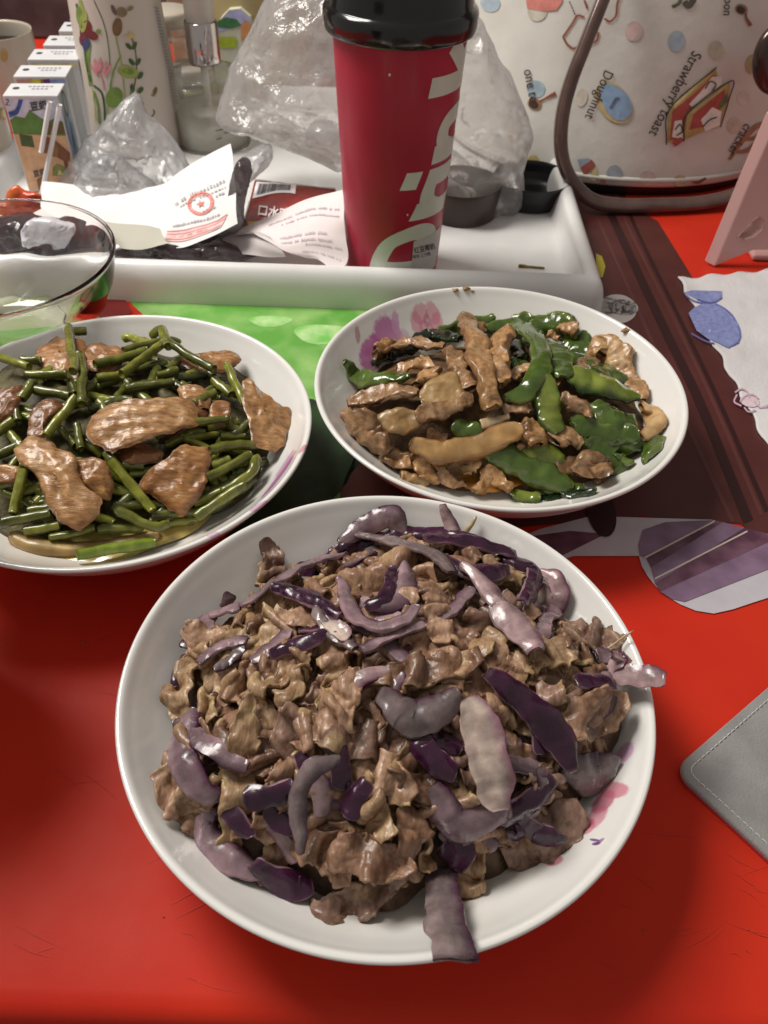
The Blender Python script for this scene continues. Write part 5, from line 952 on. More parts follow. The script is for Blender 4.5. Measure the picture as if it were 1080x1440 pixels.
ON = [  # px line, width px, type, roll, lift, curl, stripe, desc
 ([(254, 922), (302, 891), (355, 874)], 24, MV, 15, .0065, .25, .12, 'translucent lilac onion arc'), ([(350, 878), (397, 846), (446, 819), (500, 806)], (17, 20, 15), MV, 20, .0075, .2, .1, 'long mauve onion strip'),
 ([(300, 946), (325, 926), (364, 920)], 18, MV, 10, .0065, .2, .15, 'short lilac onion strip'), ([(302, 843), (323, 852)], 20, MV, 0, .003, .1, 0, 'small square mauve onion scrap'),
 ([(400, 853), (438, 866), (484, 895)], 24, DKP, 0, .009, .35, .1, 'shiny dark purple onion strip'), ([(412, 818), (454, 797), (503, 783)], 22, DKP, 0, .007, .35, .1, 'dark purple onion strip'),
 ([(482, 855), (493, 893), (522, 912), (562, 908), (584, 888)], (18, 24, 24, 18), MV, 30, .011, .2, .1, 'smiling curve of mauve onion'), ([(507, 940), (552, 920), (592, 905)], 16, MV, 10, .009, .2, .12, 'straight mauve onion strip'),
 ([(464, 892), (492, 926)], 24, PL, 0, .007, .25, .08, 'pale translucent onion scrap'), ([(393, 937), (431, 929), (466, 912)], 20, DKP, 0, .007, .3, .1, 'dark purple onion sliver'),
 ([(241, 976), (242, 950), (254, 930)], 14, DKP, 30, .004, .3, 0, 'thin dark onion edge'), ([(474, 764), (514, 734), (549, 724), (572, 748)], (16, 24, 28, 20), MV, 20, .006, .3, .1, 'mauve onion arc'),
 ([(457, 776), (503, 768), (562, 768)], 18, DKP, 10, .007, .3, .1, 'dark onion strip'), ([(514, 782), (572, 800), (613, 815), (630, 838)], (18, 24, 24, 18), GY, 20, .010, .2, .1, 'greyish mauve onion arc'),
 ([(526, 768), (587, 763), (663, 768), (706, 787)], (18, 26, 30, 24), DKP, 0, .008, .3, .12, 'broad dark purple onion strip'), ([(594, 787), (655, 792), (708, 806)], 24, DKP, -15, .009, .35, .1, 'very dark onion strip'),
 ([(606, 806), (655, 828), (698, 822)], (22, 34, 28), DKP, 0, .008, .4, .1, 'shiny blackish purple onion petal'), ([(710, 784), (732, 823), (712, 870)], (18, 28, 22), DKP, 15, .0095, .4, .12, 'curved dark purple onion petal'),
 ([(768, 802), (793, 815), (796, 846), (768, 872), (752, 874)], (10, 20, 22, 20, 12), PKO, 35, .003, .2, .1, 'pink rimmed onion half ring'), ([(764, 824), (774, 838), (764, 858)], (16, 28, 20), PL, 0, .0025, .2, .1, 'pale inner onion half disc'),
 ([(625, 712), (640, 739), (650, 760)], (10, 18, 14), PKO, 25, .004, .2, 0, 'pink onion sliver'), ([(640, 830), (674, 868), (708, 908), (737, 950)], (15, 24, 42, 30), PKO, -10, .012, .3, .16, 'shiny pink onion wedge'),
 ([(570, 822), (566, 862), (532, 880)], (20, 34, 22), MV, 10, .008, .3, .1, 'mauve onion petal'), ([(558, 830), (548, 868), (520, 886)], (14, 20, 14), DKP, 15, .0095, .3, .1, 'dark curved onion sliver'),
 ([(530, 990), (556, 1012), (596, 1012), (640, 985)], (24, 44, 46, 24), GY, 10, .010, .35, .1, 'broad greyish onion petal'), ([(586, 1042), (608, 1062), (634, 1088)], (30, 30, 24), DKP, 0, .009, .35, .12, 'bright purple onion piece'),
 ([(638, 1000), (660, 1028), (690, 1075), (704, 1108)], (30, 54, 56, 40), PL, -5, .0135, .25, .07, 'large pale spoon-shaped onion petal'), ([(676, 960), (727, 988), (768, 1032), (784, 1076)], (24, 40, 42, 24), DKP, 5, .0095, .35, .12, 'large blackish purple onion petal'),
 ([(820, 938), (864, 948)], 26, MV, 0, .006, .2, .2, 'lilac onion scrap'), ([(832, 956), (880, 966), (928, 982)], (14, 24, 24), PKO, -35, .011, .15, .15, 'pink onion stick poking over the rim'),
 ([(612, 1096), (644, 1142), (704, 1130)], (30, 44, 26), MV, 5, .009, .3, .2, 'fan of mauve onion'), ([(782, 1072), (826, 1086), (858, 1060)], (30, 50, 26), GY, 0, .004, .35, .14, 'broad dark mauve onion petal'),
 ([(748, 1156), (782, 1172)], (34, 20), DKP, 0, .006, .3, .1, 'dark triangular onion tip'), ([(703, 1160), (734, 1150)], 22, DKP, 0, .006, .3, .1, 'small purple onion scrap'),
 ([(626, 1170), (662, 1196)], (44, 40), DKP, 0, .005, .2, .1, 'dark purple onion chunk'), ([(622, 1240), (630, 1300), (636, 1364)], (44, 50, 56), GY, 0, .0075, .18, .12, 'mauve onion strip hanging over the near rim'),
 ([(292, 1018), (274, 1060), (288, 1096), (310, 1108)], (26, 38, 34, 18), MV, 5, .0065, .3, .14, 'mauve onion crescent'), ([(302, 1128), (302, 1180), (330, 1222), (372, 1244)], (20, 32, 34, 18), MV, 5, .0045, .3, .14, 'long purple onion crescent'),
 ([(363, 1200), (396, 1238), (434, 1262)], (26, 36, 30), DKP, 0, .005, .35, .14, 'dark onion crescent'), ([(368, 1124), (392, 1116), (420, 1102)], 28, DKP, -10, .010, .3, .1, 'glossy purple onion tip'),
 ([(472, 1068), (440, 1082), (424, 1118), (423, 1178)], (16, 24, 20, 16), GY, 20, .0125, .2, .12, 'hooked greyish onion strip'), ([(470, 1046), (476, 1076), (486, 1106)], 26, DKP, 0, .008, .3, .1, 'blackish onion strip'),
 ([(524, 1102), (500, 1146)], (26, 30), DKP, 0, .008, .35, .1, 'dark violet onion petal'), ([(408, 1238), (448, 1256)], 24, DKP, 0, .004, .3, .1, 'dark onion scrap'),
 ([(562, 1000), (600, 1040), (640, 1060)], 26, DKP, 0, .006, .3, .1, 'purple onion band'), ([(690, 1140), (735, 1120), (760, 1096)], 26, DKP, 0, .006, .3, .1, 'violet onion band'), ([(455, 880), (470, 910), (500, 935)], 18, GY, 0, .008, .3, .1, 'greyish onion sliver')]
for px, w_, ty, ro, li, cu_, st, ds in ON:
    note(sweep('onion_slice', 'front', px, li+.0036, np.atleast_1d(w_)*(1.02 if ds.find('hanging') >= 0 or ty is PL else 1.12 if ty is DKP else 1.22), .0014, m_onion, ty, ro*.6, -1 if ty is DKP else 1, .3 if ds.find('strip hanging') < 0 and ds.find('stick') < 0 else .08, 0, curl=(cu_*1.3 if ty is not PL else -.28), n=44, hard=7, tap=(.6, .6) if ds.find('hanging') < 0 else (1, 1), wob=.0011), ds, 'front', 'onion', GO)
    if ty is MV or ty is PKO: pass
_r = np.random.default_rng(77); k_ = 0
while k_ < 34:                                          # thin slivers tucked among the beef
    x_, y_ = _r.uniform(230, 880), _r.uniform(760, 1270); p = hit(x_, y_, h.F)
    if float(np.hypot(*(p[:2]-h.c))/h.Rt(p[0], p[1])[0]) > .86: continue
    a_ = _r.uniform(0, 6.3); l_ = _r.uniform(22, 46); bq = _r.uniform(-14, 14); dx, dy = math.cos(a_), math.sin(a_)*.85
    ty = (MV, DKP, GY, MV, PKO)[int(_r.integers(5))]
    note(sweep('onion_slice', 'front', [(x_-dx*l_, y_-dy*l_), (x_-dy*bq, y_+dx*bq), (x_+dx*l_, y_+dy*l_)], _r.uniform(.0050, .0095), _r.uniform(17, 27), .0013, m_onion, ty, _r.uniform(-30, 30), -1 if ty is DKP else 1, .25, 0, curl=.2, n=28, hard=6, tap=(.55, .55), wob=.0010), {id(MV): 'thin mauve onion sliver', id(DKP): 'thin dark purple onion sliver', id(GY): 'thin greyish onion sliver', id(PKO): 'thin pink onion sliver'}[id(ty)], 'front', 'onion', GO); k_ += 1
note(sweep('bean_sprout', 'front', [(841, 933), (866, 916), (892, 898)], .006, (4, 3, 2.5), .0011, m_pale, ((.55, .46, .30),)*3, n=16, ns=8, e=2, wob=.0003), 'thin pale sprout leaning on the rim', 'front', 'sprout', None)
note(sweep('bean_sprout', 'front', [(652, 752), (664, 740), (672, 728)], .004, (10, 8, 6), .002, m_pale, ((.48, .42, .26),)*3, n=14, ns=8, e=2, wob=.0008), 'limp pale shred on the bowl wall', 'front', 'vegetable shred', None)

# ------------------------------------------------------------------ bowl at the left: garlic shoots and pork
HP['left'].base('shoot_heap', m_mash, 'dark green shoots and sauce packed in the bowl at the glass bowl', (.095, .080, .022), .003)
def zl(p, k=2.348): return (p[0]/k, 440+p[1]/k)
GSH = 'garlic shoot lengths in the bowl at the glass bowl'
SH = [((300, 330), (420, 300), .0), ((420, 240), (520, 330), .0), ((200, 330), (300, 300), 0), ((600, 420), (720, 480), 0), ((560, 560), (700, 590), 0), ((330, 580), (480, 610), 0), ((380, 640), (560, 640), 0), ((700, 330), (800, 420), 0), ((150, 560), (230, 690), 0), ((20, 600), (120, 640), 0), ((420, 200), (560, 180), 0), ((120, 270), (240, 290), .001), ((600, 250), (720, 320), 0), ((600, 640), (760, 560), 0), ((760, 540), (880, 500), 0), ((100, 620), (200, 720), 0), ((240, 640), (380, 700), 0), ((540, 700), (660, 690), .0),
 ((60, 300), (75, 380), .003), ((85, 310), (120, 255), .003), ((-20, 430), (60, 375), .003), ((450, 95), (490, 135), .003), ((415, 105), (480, 140), .004), ((80, 185), (140, 190), .003), ((640, 325), (705, 290), .003), ((-10, 590), (60, 570), .003), ((105, 662), (175, 652), .003), ((410, 520), (480, 520), .003), ((700, 520), (750, 505), .003), ((750, 605), (870, 570), .003), ((820, 380), (760, 430), .004), ((720, 430), (800, 425), .004), ((700, 250), (760, 300), .004),
 ((410, 165), (610, 125), .0055), ((320, 215), (490, 170), .006), ((100, 240), (225, 240), .005), ((325, 248), (415, 233), .004), ((420, 285), (580, 260), .004), ((525, 240), (590, 222), .004), ((20, 182), (112, 215), .005), ((410, 262), (548, 162), .009), ((740, 208), (800, 335), .005), ((520, 432), (745, 385), .009), ((690, 482), (850, 458), .007), ((265, 400), (275, 475), .006), ((690, 562), (812, 508), .006), ((500, 682), (690, 658), .004), ((340, 722), (475, 718), .004), ((95, 728), (205, 708), .004), ((170, 752), (332, 715), .005), ((68, 675), (100, 540), .007), ((30, 703), (182, 672), .006), ((695, 668), (775, 628), .005), ((640, 640), (770, 580), .006), ((735, 600), (900, 520), .008), ((670, 728), (852, 610), .007), ((362, 488), (440, 580), .006), ((380, 520), (505, 672), .009), ((398, 665), (575, 755), .009), ((178, 448), (270, 328), .0095), ((275, 200), (288, 355), .009), ((246, 125), (256, 268), .0115), ((240, 70), (285, 68), .006), ((525, 88), (565, 180), .0105), ((560, 165), (702, 250), .010), ((252, 835), (520, 788), .0025)]
_r = random.Random(5); _F = []
while len(_F) < 100:
    x_, y_, t_ = _r.uniform(30, 800), _r.uniform(160, 720), _r.uniform(-1.2, 1.2)
    if ((x_-420)/430)**2+((y_-430)/290)**2 < 1: _F.append(((x_-50*math.cos(t_), y_-38*math.sin(t_)), (x_+50*math.cos(t_), y_+38*math.sin(t_)), -.0005))
SH = _F+SH
for i, (a, b, li) in enumerate(SH):
    r_ = random.Random(i*7+3); lime = i == len(SH)-1; g = r_.random()
    col = (.185, .255, .022) if lime else tuple(np.array((.060, .068, .011))*(1-g)+np.array((.26, .265, .034))*g)
    pa, pb_ = np.array(zl(a)), np.array(zl(b)); mid = (pa+pb_)/2+np.array([-(pb_-pa)[1], (pb_-pa)[0]])*r_.uniform(-.025, .025)
    wd = (15 if lime else r_.uniform(11, 14.5))*(1.08 if pa[1] > 640 else 1)
    o = sweep('garlic_shoot', 'left', [pa, mid, pb_], .0026+li, wd, .0054 if not lime else .006, m_shoot, (col, tuple(c*.8 for c in col), tuple(c*.8 for c in col)), 0, 0, .06, 1, curl=0, n=24, ns=14, e=2.1, tap=(.86, .86), wob=.0006, stripe=.16, cross=.05, relax=.95)
    note(o, ('bright lime green garlic shoot' if lime else ('dark' if g < .35 else 'mid' if g < .7 else 'yellowish')+' green garlic shoot length'), 'left', 'garlic shoot', GSH)
PC = ((.44, .235, .088), (.31, .145, .050), (.11, .038, .013)); PC2 = ((.52, .315, .145), (.40, .215, .088), (.16, .060, .020)); PCD = ((.29, .130, .045), (.17, .068, .022), (.08, .026, .010))
GPK = 'browned pork slices among the garlic shoots'
for q, li, th, ti, be, cl, fb, ds in [
 ([(105, 150), (135, 105), (180, 68), (225, 90), (280, 95), (285, 150), (280, 200), (230, 218), (170, 200), (135, 185)], .008, .0055, (-.1, -.3), .15, PC, 560, 'crumpled browned pork slice'), ([(285, 100), (340, 95), (400, 122), (402, 170), (360, 200), (310, 195), (282, 160)], .008, .0045, (.1, -.3), .2, PC, 560, 'rounded glossy pork slice'),
 ([(590, 150), (680, 132), (776, 130), (790, 162), (700, 202), (632, 196)], .005, .005, (0, -.2), .1, PC, 500, 'flat brown pork slice'), ([(798, 290), (802, 232), (828, 218), (870, 260), (925, 308), (962, 335), (945, 425), (890, 462), (835, 425), (818, 360)], .011, .0050, (.5, -.4), .05, PC2, 700, 'upright light brown pork slice'),
 ([(278, 375), (318, 315), (400, 295), (500, 284), (620, 278), (668, 345), (600, 385), (540, 402), (460, 430), (380, 455), (320, 430)], .0135, .0055, (0, -.35), .15, PC2, 800, 'long broad pork slice with visible grain'), ([(385, 440), (470, 430), (535, 455), (520, 490), (430, 505), (385, 480)], .007, .004, (0, -.3), .1, PCD, 560, 'dark sauce-soaked pork piece'),
 ([(452, 580), (490, 520), (545, 485), (590, 440), (640, 428), (700, 455), (690, 510), (680, 570), (640, 630), (600, 672), (550, 640), (500, 605)], .012, .006, (.1, -.5), .2, PC, 700, 'plump glossy pork slice with a fatty rim'),
 ([(92, 400), (105, 325), (160, 285), (205, 300), (195, 330), (150, 370), (145, 410), (110, 430)], .010, .0045, (-.2, -.3), .1, PCD, 560, 'bent dark pork strip'), ([(45, 440), (100, 405), (160, 420), (200, 450), (250, 480), (270, 560), (330, 610), (320, 660), (270, 705), (215, 700), (170, 650), (140, 590), (110, 530), (60, 490)], .0125, .006, (-.1, -.4), .12, PC2, 650, 'largest ragged pork slice'),
 ([(238, 490), (290, 475), (345, 490), (375, 560), (355, 612), (300, 590), (255, 540)], .0115, .005, (.2, -.4), .2, PC, 560, 'small glossy pork piece with a dark edge'), ([(-30, 270), (40, 250), (72, 240), (62, 310), (20, 350), (-30, 360)], .008, .005, (0, -.3), .1, PCD, 560, 'dark pork slice at the edge of the picture'),
 ([(-30, 510), (30, 505), (82, 520), (72, 558), (20, 565), (-30, 560)], .007, .005, (0, -.3), .1, PC, 560, 'brown pork piece cut off by the picture edge'), ([(590, 245), (640, 235), (685, 262), (695, 310), (640, 312), (600, 290)], .006, .0045, (0, -.3), .1, PC2, 400, 'small pale brown pork piece'),
 ([(700, 305), (740, 288), (765, 310), (752, 360), (712, 375), (690, 345)], .007, .006, (0, -.3), .1, PC, 560, 'rounded pork nub'), ([(600, 300), (690, 330), (650, 372), (560, 420), (520, 412)], .005, .004, (0, -.3), .1, PCD, 560, 'half hidden dark pork piece')]:
    note(slab('pork_slice', 'left', [zl(p) for p in q], li, th, m_pork, cl, ti, be, .0011, fibre=fb), ds, 'left', 'pork slice', GPK)
note(sweep('pork_fat_strip', 'left', [zl(p) for p in [(38, 750), (130, 790), (280, 800), (420, 775), (525, 738)]], .0035, (24, 28, 26, 26, 20), .0075, m_pale, ((.46, .33, .14), (.36, .23, .08), (.3, .2, .08)), n=36, ns=16, e=2.4, wob=.0005, tap=(.45, .6)), 'long pale strip of pork fat', 'left', 'pork fat', None)

# ------------------------------------------------------------------ bowl at the right: green peppers and pork strips
HP['right'].base('pepper_heap', m_mash, 'brown pork shreds and sauce packed under the green peppers', (.16, .085, .032), .003)
def zr(p): return (430+p[0]/1.929, 390+p[1]/1.929)
GRN, GRL, GRD = ((.066, .110, .016), (.13, .17, .035), (.14, .20, .035)), ((.165, .200, .030), (.035, .065, .012), (.16, .20, .045)), ((.010, .020, .007), (.012, .026, .008), (.05, .07, .02))
GPP = 'green pepper strips in the bowl by the tray'; GPS = 'pork strips in the bowl by the tray'
B1, B2, B3 = ((.46, .275, .125), (.32, .175, .070), (.2, .1, .045)), ((.36, .220, .115), (.24, .135, .065), (.15, .08, .04)), ((.54, .365, .185), (.42, .25, .11), (.3, .18, .08))
RT_ = [  # line, width, thickness, lift, kind, cols, curl, desc
 ([(200, 480), (300, 500)], 40, .006, .001, 'm', B2, 0, 'brown pork shred under the rest'), ([(560, 470), (640, 500)], 50, .006, .001, 'm', B2, 0, 'half buried pork strip'), ([(620, 260), (690, 300)], 44, .006, .001, 'm', B1, 0, 'half hidden pork strip'), ([(380, 450), (330, 430)], 44, .006, .001, 'm', B2, 0, 'dull brown pork shred'), ([(800, 380), (870, 400)], 50, .003, .001, 'p', GRD, .3, 'dark pepper scrap'), ([(350, 250), (300, 300)], 50, .006, .001, 'm', B1, 0, 'brown pork shred'), ([(480, 440), (560, 460)], 50, .003, .001, 'p', GRN, .3, 'hidden pepper strip'), ([(250, 540), (330, 560)], 34, .005, .001, 'm', B3, 0, 'pale pork shred in the sauce'), ([(680, 520), (760, 500)], 50, .006, .001, 'm', B2, 0, 'brown pork chunk'), ([(600, 600), (700, 600)], 40, .003, .0, 'p', GRD, .3, 'pepper strip down in the sauce'), ([(470, 560), (530, 560)], 36, .005, .001, 'm', B2, 0, 'brown pork shred near the rim'),
 ([(760, 270), (820, 262), (870, 300)], (50, 70, 44), .003, .004, 'p', GRN, .35, 'broad pepper piece behind the yellowish one'), ([(790, 345), (830, 385), (890, 395)], (44, 66, 40), .003, .0035, 'p', GRN, .4, 'wrinkled pepper piece on the far right of the pile'), ([(650, 130), (690, 118), (730, 135)], (36, 48, 34), .003, .004, 'p', GRL, .35, 'light green pepper piece at the back'), ([(700, 230), (745, 240), (770, 275)], (44, 56, 34), .003, .005, 'p', GRN, .4, 'pepper fold beside the flat piece'), ([(820, 420), (870, 450), (900, 480)], (40, 60, 36), .003, .004, 'p', GRN, .4, 'pepper piece sloping to the right edge'), ([(560, 500), (640, 480), (700, 500)], (36, 50, 30), .003, .004, 'p', GRL, .35, 'yellow green pepper strip between pork chunks'), ([(640, 560), (700, 585), (760, 575)], (30, 44, 30), .003, .003, 'p', GRN, .4, 'pepper piece low at the near rim'), ([(520, 160), (560, 190), (580, 240)], (30, 40, 28), .003, .004, 'p', GRD, .35, 'dark pepper strip under the loop'),
 ([(330, 165), (420, 140), (512, 115)], (24, 38, 26), .003, .005, 'p', GRN, .35, 'pepper strip along the back of the pile'), ([(190, 250), (226, 215), (300, 200)], (26, 34, 22), .003, .004, 'p', GRD, .4, 'dark pepper hook'), ([(275, 185), (340, 178), (420, 195)], (34, 46, 30), .0035, .008, 'p', GRD, .4, 'wrinkled blackish pepper strip'),
 ([(555, 135), (600, 128), (640, 160)], (36, 44, 30), .003, .004, 'p', GRN, .35, 'pepper piece at the back'), ([(740, 150), (765, 180), (785, 215)], (30, 40, 26), .003, .003, 'p', GRN, .35, 'pepper tip at the back edge'),
 ([(180, 205), (220, 190), (262, 188)], 44, .006, .004, 'm', B1, 0, 'ragged pork strip with pepper behind it'), ([(205, 245), (260, 215), (310, 210), (375, 224)], (36, 40, 40, 26), .006, .008, 'm', B2, 0, 'pork strip lying against the dark pepper'), ([(250, 262), (300, 255), (345, 248)], 40, .006, .005, 'm', B1, 0, 'short brown pork strip'), ([(432, 118), (455, 130), (485, 152)], 40, .006, .006, 'm', B1, 0, 'reddish brown pork end'), ([(400, 225), (415, 270), (435, 318)], 52, .006, .006, 'm', B2, 0, 'grey brown pork strip'),
 ([(130, 362), (215, 335), (305, 328)], (36, 48, 40), .007, .006, 'm', B2, 0, 'pork strip with a bit of herb on it'), ([(100, 392), (150, 400), (185, 440), (230, 478)], (40, 70, 84, 50), .009, .005, 'm', B2, 0, 'rolled grey brown pork slice'), ([(205, 505), (250, 520), (282, 500)], 40, .006, .003, 'm', B1, 0, 'crumbly pork bit'), ([(300, 490), (335, 535), (362, 560)], (50, 50, 34), .006, .003, 'm', B1, 0, 'pork bit with yellow sauce on it'), ([(355, 505), (385, 545), (430, 572)], (26, 34, 26), .005, .005, 'm', B2, 0, 'thin curled pork strip'), ([(420, 528), (462, 512)], 40, .006, .004, 'm', B3, 0, 'pale pork end'),
 ([(650, 205), (672, 240), (690, 300)], (56, 64, 44), .003, .008, 'p', GRN, .3, 'flat dark green pepper piece'), ([(605, 200), (630, 150), (680, 135), (745, 165)], (40, 52, 56, 40), .003, .007, 'p', GRN, .4, 'shiny curved pepper piece'), ([(700, 190), (740, 205), (785, 212)], (44, 56, 34), .003, .006, 'p', GRN, .4, 'glossy pepper piece'), ([(690, 140), (720, 142), (745, 150)], 34, .006, .008, 'm', B1, 0, 'pork bit among the back peppers'), ([(660, 170), (680, 182), (698, 190)], 22, .005, .011, 'm', B1, 0, 'small brown pork crumb on a pepper'), ([(560, 250), (600, 245)], 40, .003, .004, 'p', GRN, .3, 'pepper scrap inside the loop'),
 ([(790, 240), (820, 212), (860, 222), (880, 262)], (60, 86, 84, 54), .012, .007, 'm', B3, 0, 'plump tan pork chunk'), ([(868, 262), (895, 300), (918, 352)], (50, 46, 34), .008, .006, 'm', B1, 0, 'pork end beside the plump chunk'), ([(740, 262), (775, 245)], 36, .006, .005, 'm', B2, 0, 'brown pork crumb'),
 ([(700, 280), (740, 300), (800, 315), (880, 352)], (50, 78, 80, 44), .0035, .008, 'p', GRL, .4, 'yellowish green pepper piece'), ([(690, 335), (725, 348), (772, 380)], (34, 44, 30), .007, .008, 'm', B2, 0, 'brown pork strip under the yellowish pepper'), ([(720, 385), (790, 432), (895, 428)], (44, 72, 44), .0035, .006, 'p', GRN, .4, 'wide pepper piece'), ([(755, 440), (820, 490), (885, 512)], (50, 76, 44), .0035, .007, 'p', GRN, .4, 'broad glossy pepper piece'), ([(878, 462), (945, 448), (952, 475), (918, 512)], (26, 44, 40, 16), .003, .004, 'p', GRN, .35, 'hooked pepper end by the rim'), ([(895, 368), (940, 378), (960, 415), (905, 440)], (34, 56, 56, 40), .004, .005, 'o', B3, 0, 'flat tan potato slice'),
 ([(395, 408), (430, 418), (470, 428)], (36, 48, 40), .004, .006, 'p', GRN, .5, 'small glossy pepper scrap'), ([(470, 415), (505, 405), (545, 392)], 30, .005, .007, 'o', ((.52, .40, .26), (.42, .3, .16), (.3, .2, .1)), 0, 'pale pork fat sliver'), ([(530, 372), (568, 368), (610, 375)], 36, .006, .007, 'm', B2, 0, 'dark pork strip'), ([(550, 292), (580, 278), (615, 270)], 40, .006, .006, 'm', B1, 0, 'pork end inside the pepper loop'),
 ([(645, 300), (655, 360), (670, 440)], (50, 66, 40), .0035, .009, 'p', GRL, .35, 'hanging pepper strip'), ([(595, 400), (612, 425), (630, 465)], (48, 64, 50), .010, .008, 'm', B1, 0, 'rounded tan pork chunk'), ([(665, 450), (700, 438), (745, 465)], (50, 66, 50), .009, .007, 'm', B2, 0, 'dark glossy pork chunk'), ([(480, 488), (540, 492), (620, 520), (725, 582)], (40, 66, 74, 48), .004, .006, 'p', GRN, .45, 'long shiny pepper strip in front'), ([(550, 585), (600, 605), (640, 608)], (30, 44, 30), .003, .003, 'p', GRL, .4, 'pepper scrap by the near rim'), ([(690, 600), (735, 595), (785, 590)], 30, .003, .003, 'p', GRD, .4, 'dark pepper scrap by the near rim'),
 ([(445, 605), (475, 570), (500, 535), (530, 560), (555, 605)], (34, 42, 50, 44, 36), .007, .006, 'm', B1, 0, 'forked pork strip at the near rim'), ([(735, 545), (760, 500), (800, 545), (832, 572)], (60, 60, 80, 40), .009, .0085, 'm', B2, 0, 'pointed brown pork chunk'), ([(290, 385), (365, 378), (445, 345)], (34, 52, 40), .007, .0095, 'm', B2, 0, 'grey brown pork strip lying over the potato'),
 ([(85, 238), (130, 278), (200, 295), (290, 292)], (18, 46, 44, 26), .004, .006, 'p', GRN, .4, 'tapering pepper strip resting on the bowl wall'), ([(480, 152), (560, 160), (622, 215), (628, 290), (585, 342), (528, 350)], (30, 46, 48, 46, 44, 26), .004, .0115, 'p', GRN, .35, 'big looping pepper strip on top'),
 ([(292, 455), (340, 478), (420, 478), (500, 455), (575, 425)], (50, 66, 66, 72, 60), .0055, .010, 'o', ((.44, .27, .11), (.24, .115, .035), (.25, .13, .05)), 0, 'thick tan strip with a crisp edge'), ([(535, 200), (522, 255), (512, 325)], (56, 58, 44), .010, .0135, 'm', B1, 0, 'upright pork strip inside the pepper loop'), ([(435, 158), (455, 220), (470, 300), (490, 382)], (60, 66, 60, 64), .011, .0145, 'm', B1, 0, 'long standing pork strip on top')]
for q, w_, t_, li, kd, cl, cu_, ds in RT_:
    w_ = np.atleast_1d(w_)/1.929; P_ = [zr(p) for p in q]
    if kd == 'p': o = sweep('pepper_strip', 'right', P_, li, w_*1.25, t_, m_pep, cl, random.Random(ds).uniform(-12, 12), curl=cu_*.85, n=36, ns=24, e=4, tap=(.4, .4), el=.2, wob=.0017, stripe=.10); c_, g_ = 'green pepper', GPP
    elif kd == 'm': o = sweep('pork_strip', 'right', P_, li, w_, max(t_*.62, float(np.mean(w_))*.00019), m_strip, cl, (random.Random(ds).uniform(-38, 38), random.Random(ds+'b').uniform(-38, 38)), n=42, ns=28, e=3.6, tap=(.7, .6), wob=.0021, stripe=.10, wj=.30); c_, g_ = 'pork strip', GPS
    else: o = sweep('potato_slice', 'right', P_, li, w_, t_, m_pale, cl, 0, curl=.1, n=34, ns=24, e=4.5, tap=(.6, .6), wob=.0014, stripe=.08); c_, g_ = 'potato', None
    note(o, ds, 'right', c_, g_)
for q, li, cl, ds in [([(300, 330), (330, 285), (400, 252), (425, 300), (420, 345), (350, 350)], .006, ((.42, .29, .14), (.33, .20, .08), (.24, .12, .04)), 'pale cream potato slice'), ([(200, 372), (250, 352), (310, 375), (305, 410), (255, 428), (205, 405)], .0045, ((.40, .27, .13), (.30, .18, .07), (.24, .12, .04)), 'tan potato slice')]:
    note(slab('potato_slice', 'right', [zr(p) for p in q], li, .004, m_pale, cl, (0, -.4), .03, .0009, jag=.10, dome=0), ds, 'right', 'potato', None)

# sauce pools and small spills
m_sc = mat('sauce', (.30, .13, .02), .08, (.20, .075, .012), 60, coat=.6); m_oil = mat('oil', (.52, .42, .15), .10, (.44, .32, .09), 60, coat=.6)
def pool(k, z, m, lab, ox, oy, rx, ry):
    n = 64; a = np.linspace(0, 2*np.pi, n, endpoint=False); c = BC[k]; V = []
    for q in (1, .97, .6, .0):
        for t in a:
            R = q*(1+.05*math.sin(3*t+1)+.03*math.sin(7*t)); V.append((c[0]+ox+rx*R*math.cos(t), c[1]+oy+ry*R*math.sin(t), z-(.0006 if q == 1 else 0)))
    o = mesh('sauce_pool', V, grid_faces(4, n, cv=True), m, None); tag(o, lab, kind='stuff'); return o
pool('right', .0155, m_sc, 'orange brown oily sauce at the bottom of the pepper bowl', -.004, .002, .060, .060)
pool('left', .0142, m_oil, 'yellow oily sauce at the bottom of the garlic shoot bowl', .002, -.008, .062, .066)
for i, (x, y, s_, c_, d_) in enumerate([(640, 409, 3.5, (.30, .17, .05), 'brown sauce crumb on the far rim of the pepper bowl'), (655, 407, 4, (.26, .14, .04), 'larger brown crumb on the far rim of the pepper bowl'), (664, 410, 2, (.25, .14, .04), 'thin brown speck next to the larger crumb on the far rim'), (880, 466, 5, (.30, .17, .08), 'brown crumb on the wall of the pepper bowl near the emblem')]):
    p = hit(x, y, bowl_F('right')); s_ *= pxm(p); a = []; 
    for th in np.linspace(.2, np.pi-.2, 6):
        for ph in np.linspace(0, 2*np.pi, 9, endpoint=False): a.append(p+s_*np.array([1.4*math.sin(th)*math.cos(ph), math.sin(th)*math.sin(ph), .6*math.cos(th)+.3])*(1+.25*math.sin(ph*3+i)))
    tag(mesh('food_crumb', a, grid_faces(6, 9, cv=True)+[tuple(range(9)), tuple(45+j for j in range(9))], ink(*c_)), d_, 'crumb')

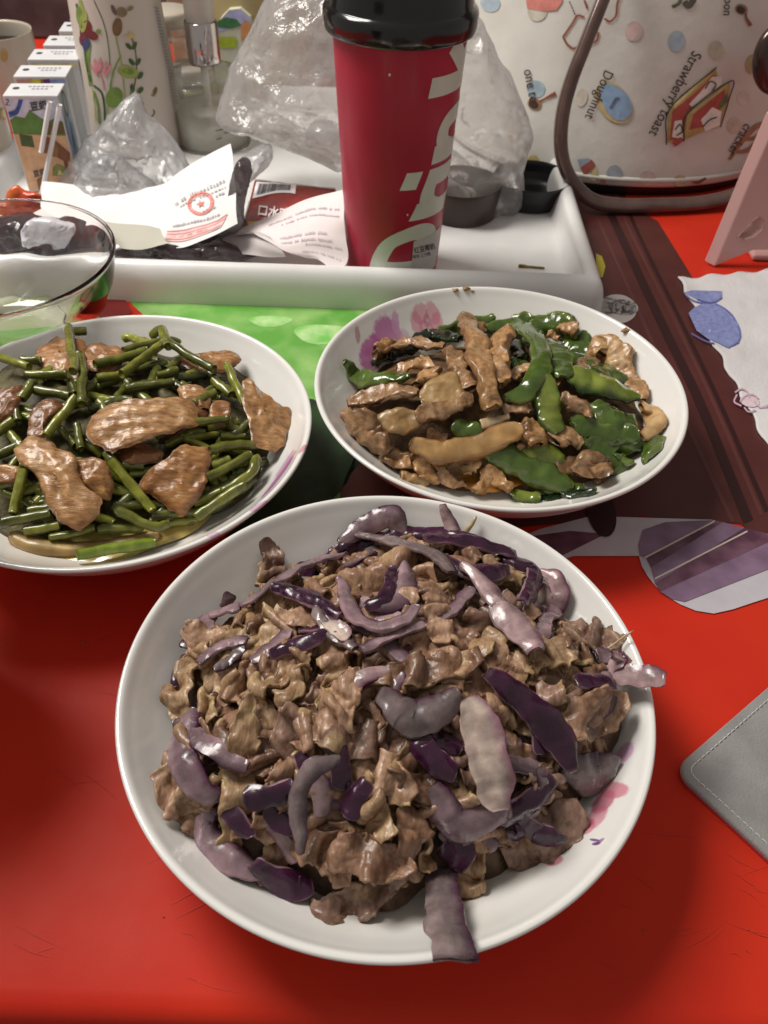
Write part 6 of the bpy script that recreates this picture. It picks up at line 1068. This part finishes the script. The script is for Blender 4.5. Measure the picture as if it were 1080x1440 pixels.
for i, (x, y, s_, d_) in enumerate([(118, 905, 2.2, 'tiny brown crumb on the red cloth left of the beef bowl'), (60, 870, 1.6, 'tiny speck on the red cloth below the garlic shoot bowl'), (905, 1310, 1.8, 'tiny crumb on the red cloth between the beef bowl and suede pad'), (230, 1290, 1.6, 'tiny crumb on the red cloth near the table edge')]):
    p = W(x, y, 0); s_ *= pxm(p); a = [p+s_*np.array([math.sin(th)*math.cos(ph), .8*math.sin(th)*math.sin(ph), .6*math.cos(th)+.6])*(1+.2*math.sin(ph*3+i)) for th in np.linspace(.2, np.pi-.2, 5) for ph in np.linspace(0, 2*np.pi, 8, endpoint=False)]
    tag(mesh('food_crumb', a, grid_faces(5, 8, cv=True)+[tuple(range(8)), tuple(32+j for j in range(8))], ink(.20, .10, .05)), d_, 'crumb')
# ------------------------------------------------------------------ what each piece of food is called
for f in FOOD:
    o = f[0]; v = np.array([q.co[:] for q in o.data.vertices]).mean(0)+np.array(o.location); f[3] = v
def where(k, p):
    d = p[:2]-HP[k].c; R = float(HP[k].Rt(p[0], p[1])[0]); q = np.hypot(*d)/R; hr = HOURS[int(round(math.degrees(math.atan2(d[0], d[1]))/30)) % 12]
    return 'in the middle' if q < .22 else ('towards %s o\'clock' if q < .5 else 'midway at %s o\'clock' if q < .8 else 'at the %s o\'clock edge') % hr
from collections import defaultdict
def same():
    b = defaultdict(list)
    for i, f in enumerate(FOOD): b[f[6]].append(i)
    return [v for v in b.values() if len(v) > 1]
for f in FOOD: f.append('%s %s of %s' % (f[1], where(f[2], f[3]), DISH[f[2]]))
for ids in same():
    for i in ids:                                   # name the nearest piece of another kind
        f = FOOD[i]; best = min((j for j in range(len(FOOD)) if FOOD[j][2] == f[2] and FOOD[j][4] != f[4]), key=lambda j: np.linalg.norm(FOOD[j][3]-f[3]))
        f[6] = '%s %s, by a %s' % (f[1], where(f[2], f[3]), ' '.join(FOOD[best][1].split()[:6] if len(f[1].split()) < 5 else FOOD[best][1].split()[-3:]))
for ids in same():
    ids = sorted(ids, key=lambda i: -FOOD[i][3][1])
    for n_, i in enumerate(ids): FOOD[i][6] = ('upper ' if n_ == 0 else 'lower ' if n_ == len(ids)-1 else ['second ', 'third ', 'fourth ', 'fifth ', 'sixth '][min(n_-1, 4)])+FOOD[i][6]
for o, d, k, p, cat, grp, lab in FOOD: tag(o, ' '.join(lab.split()[:16]), cat, grp)
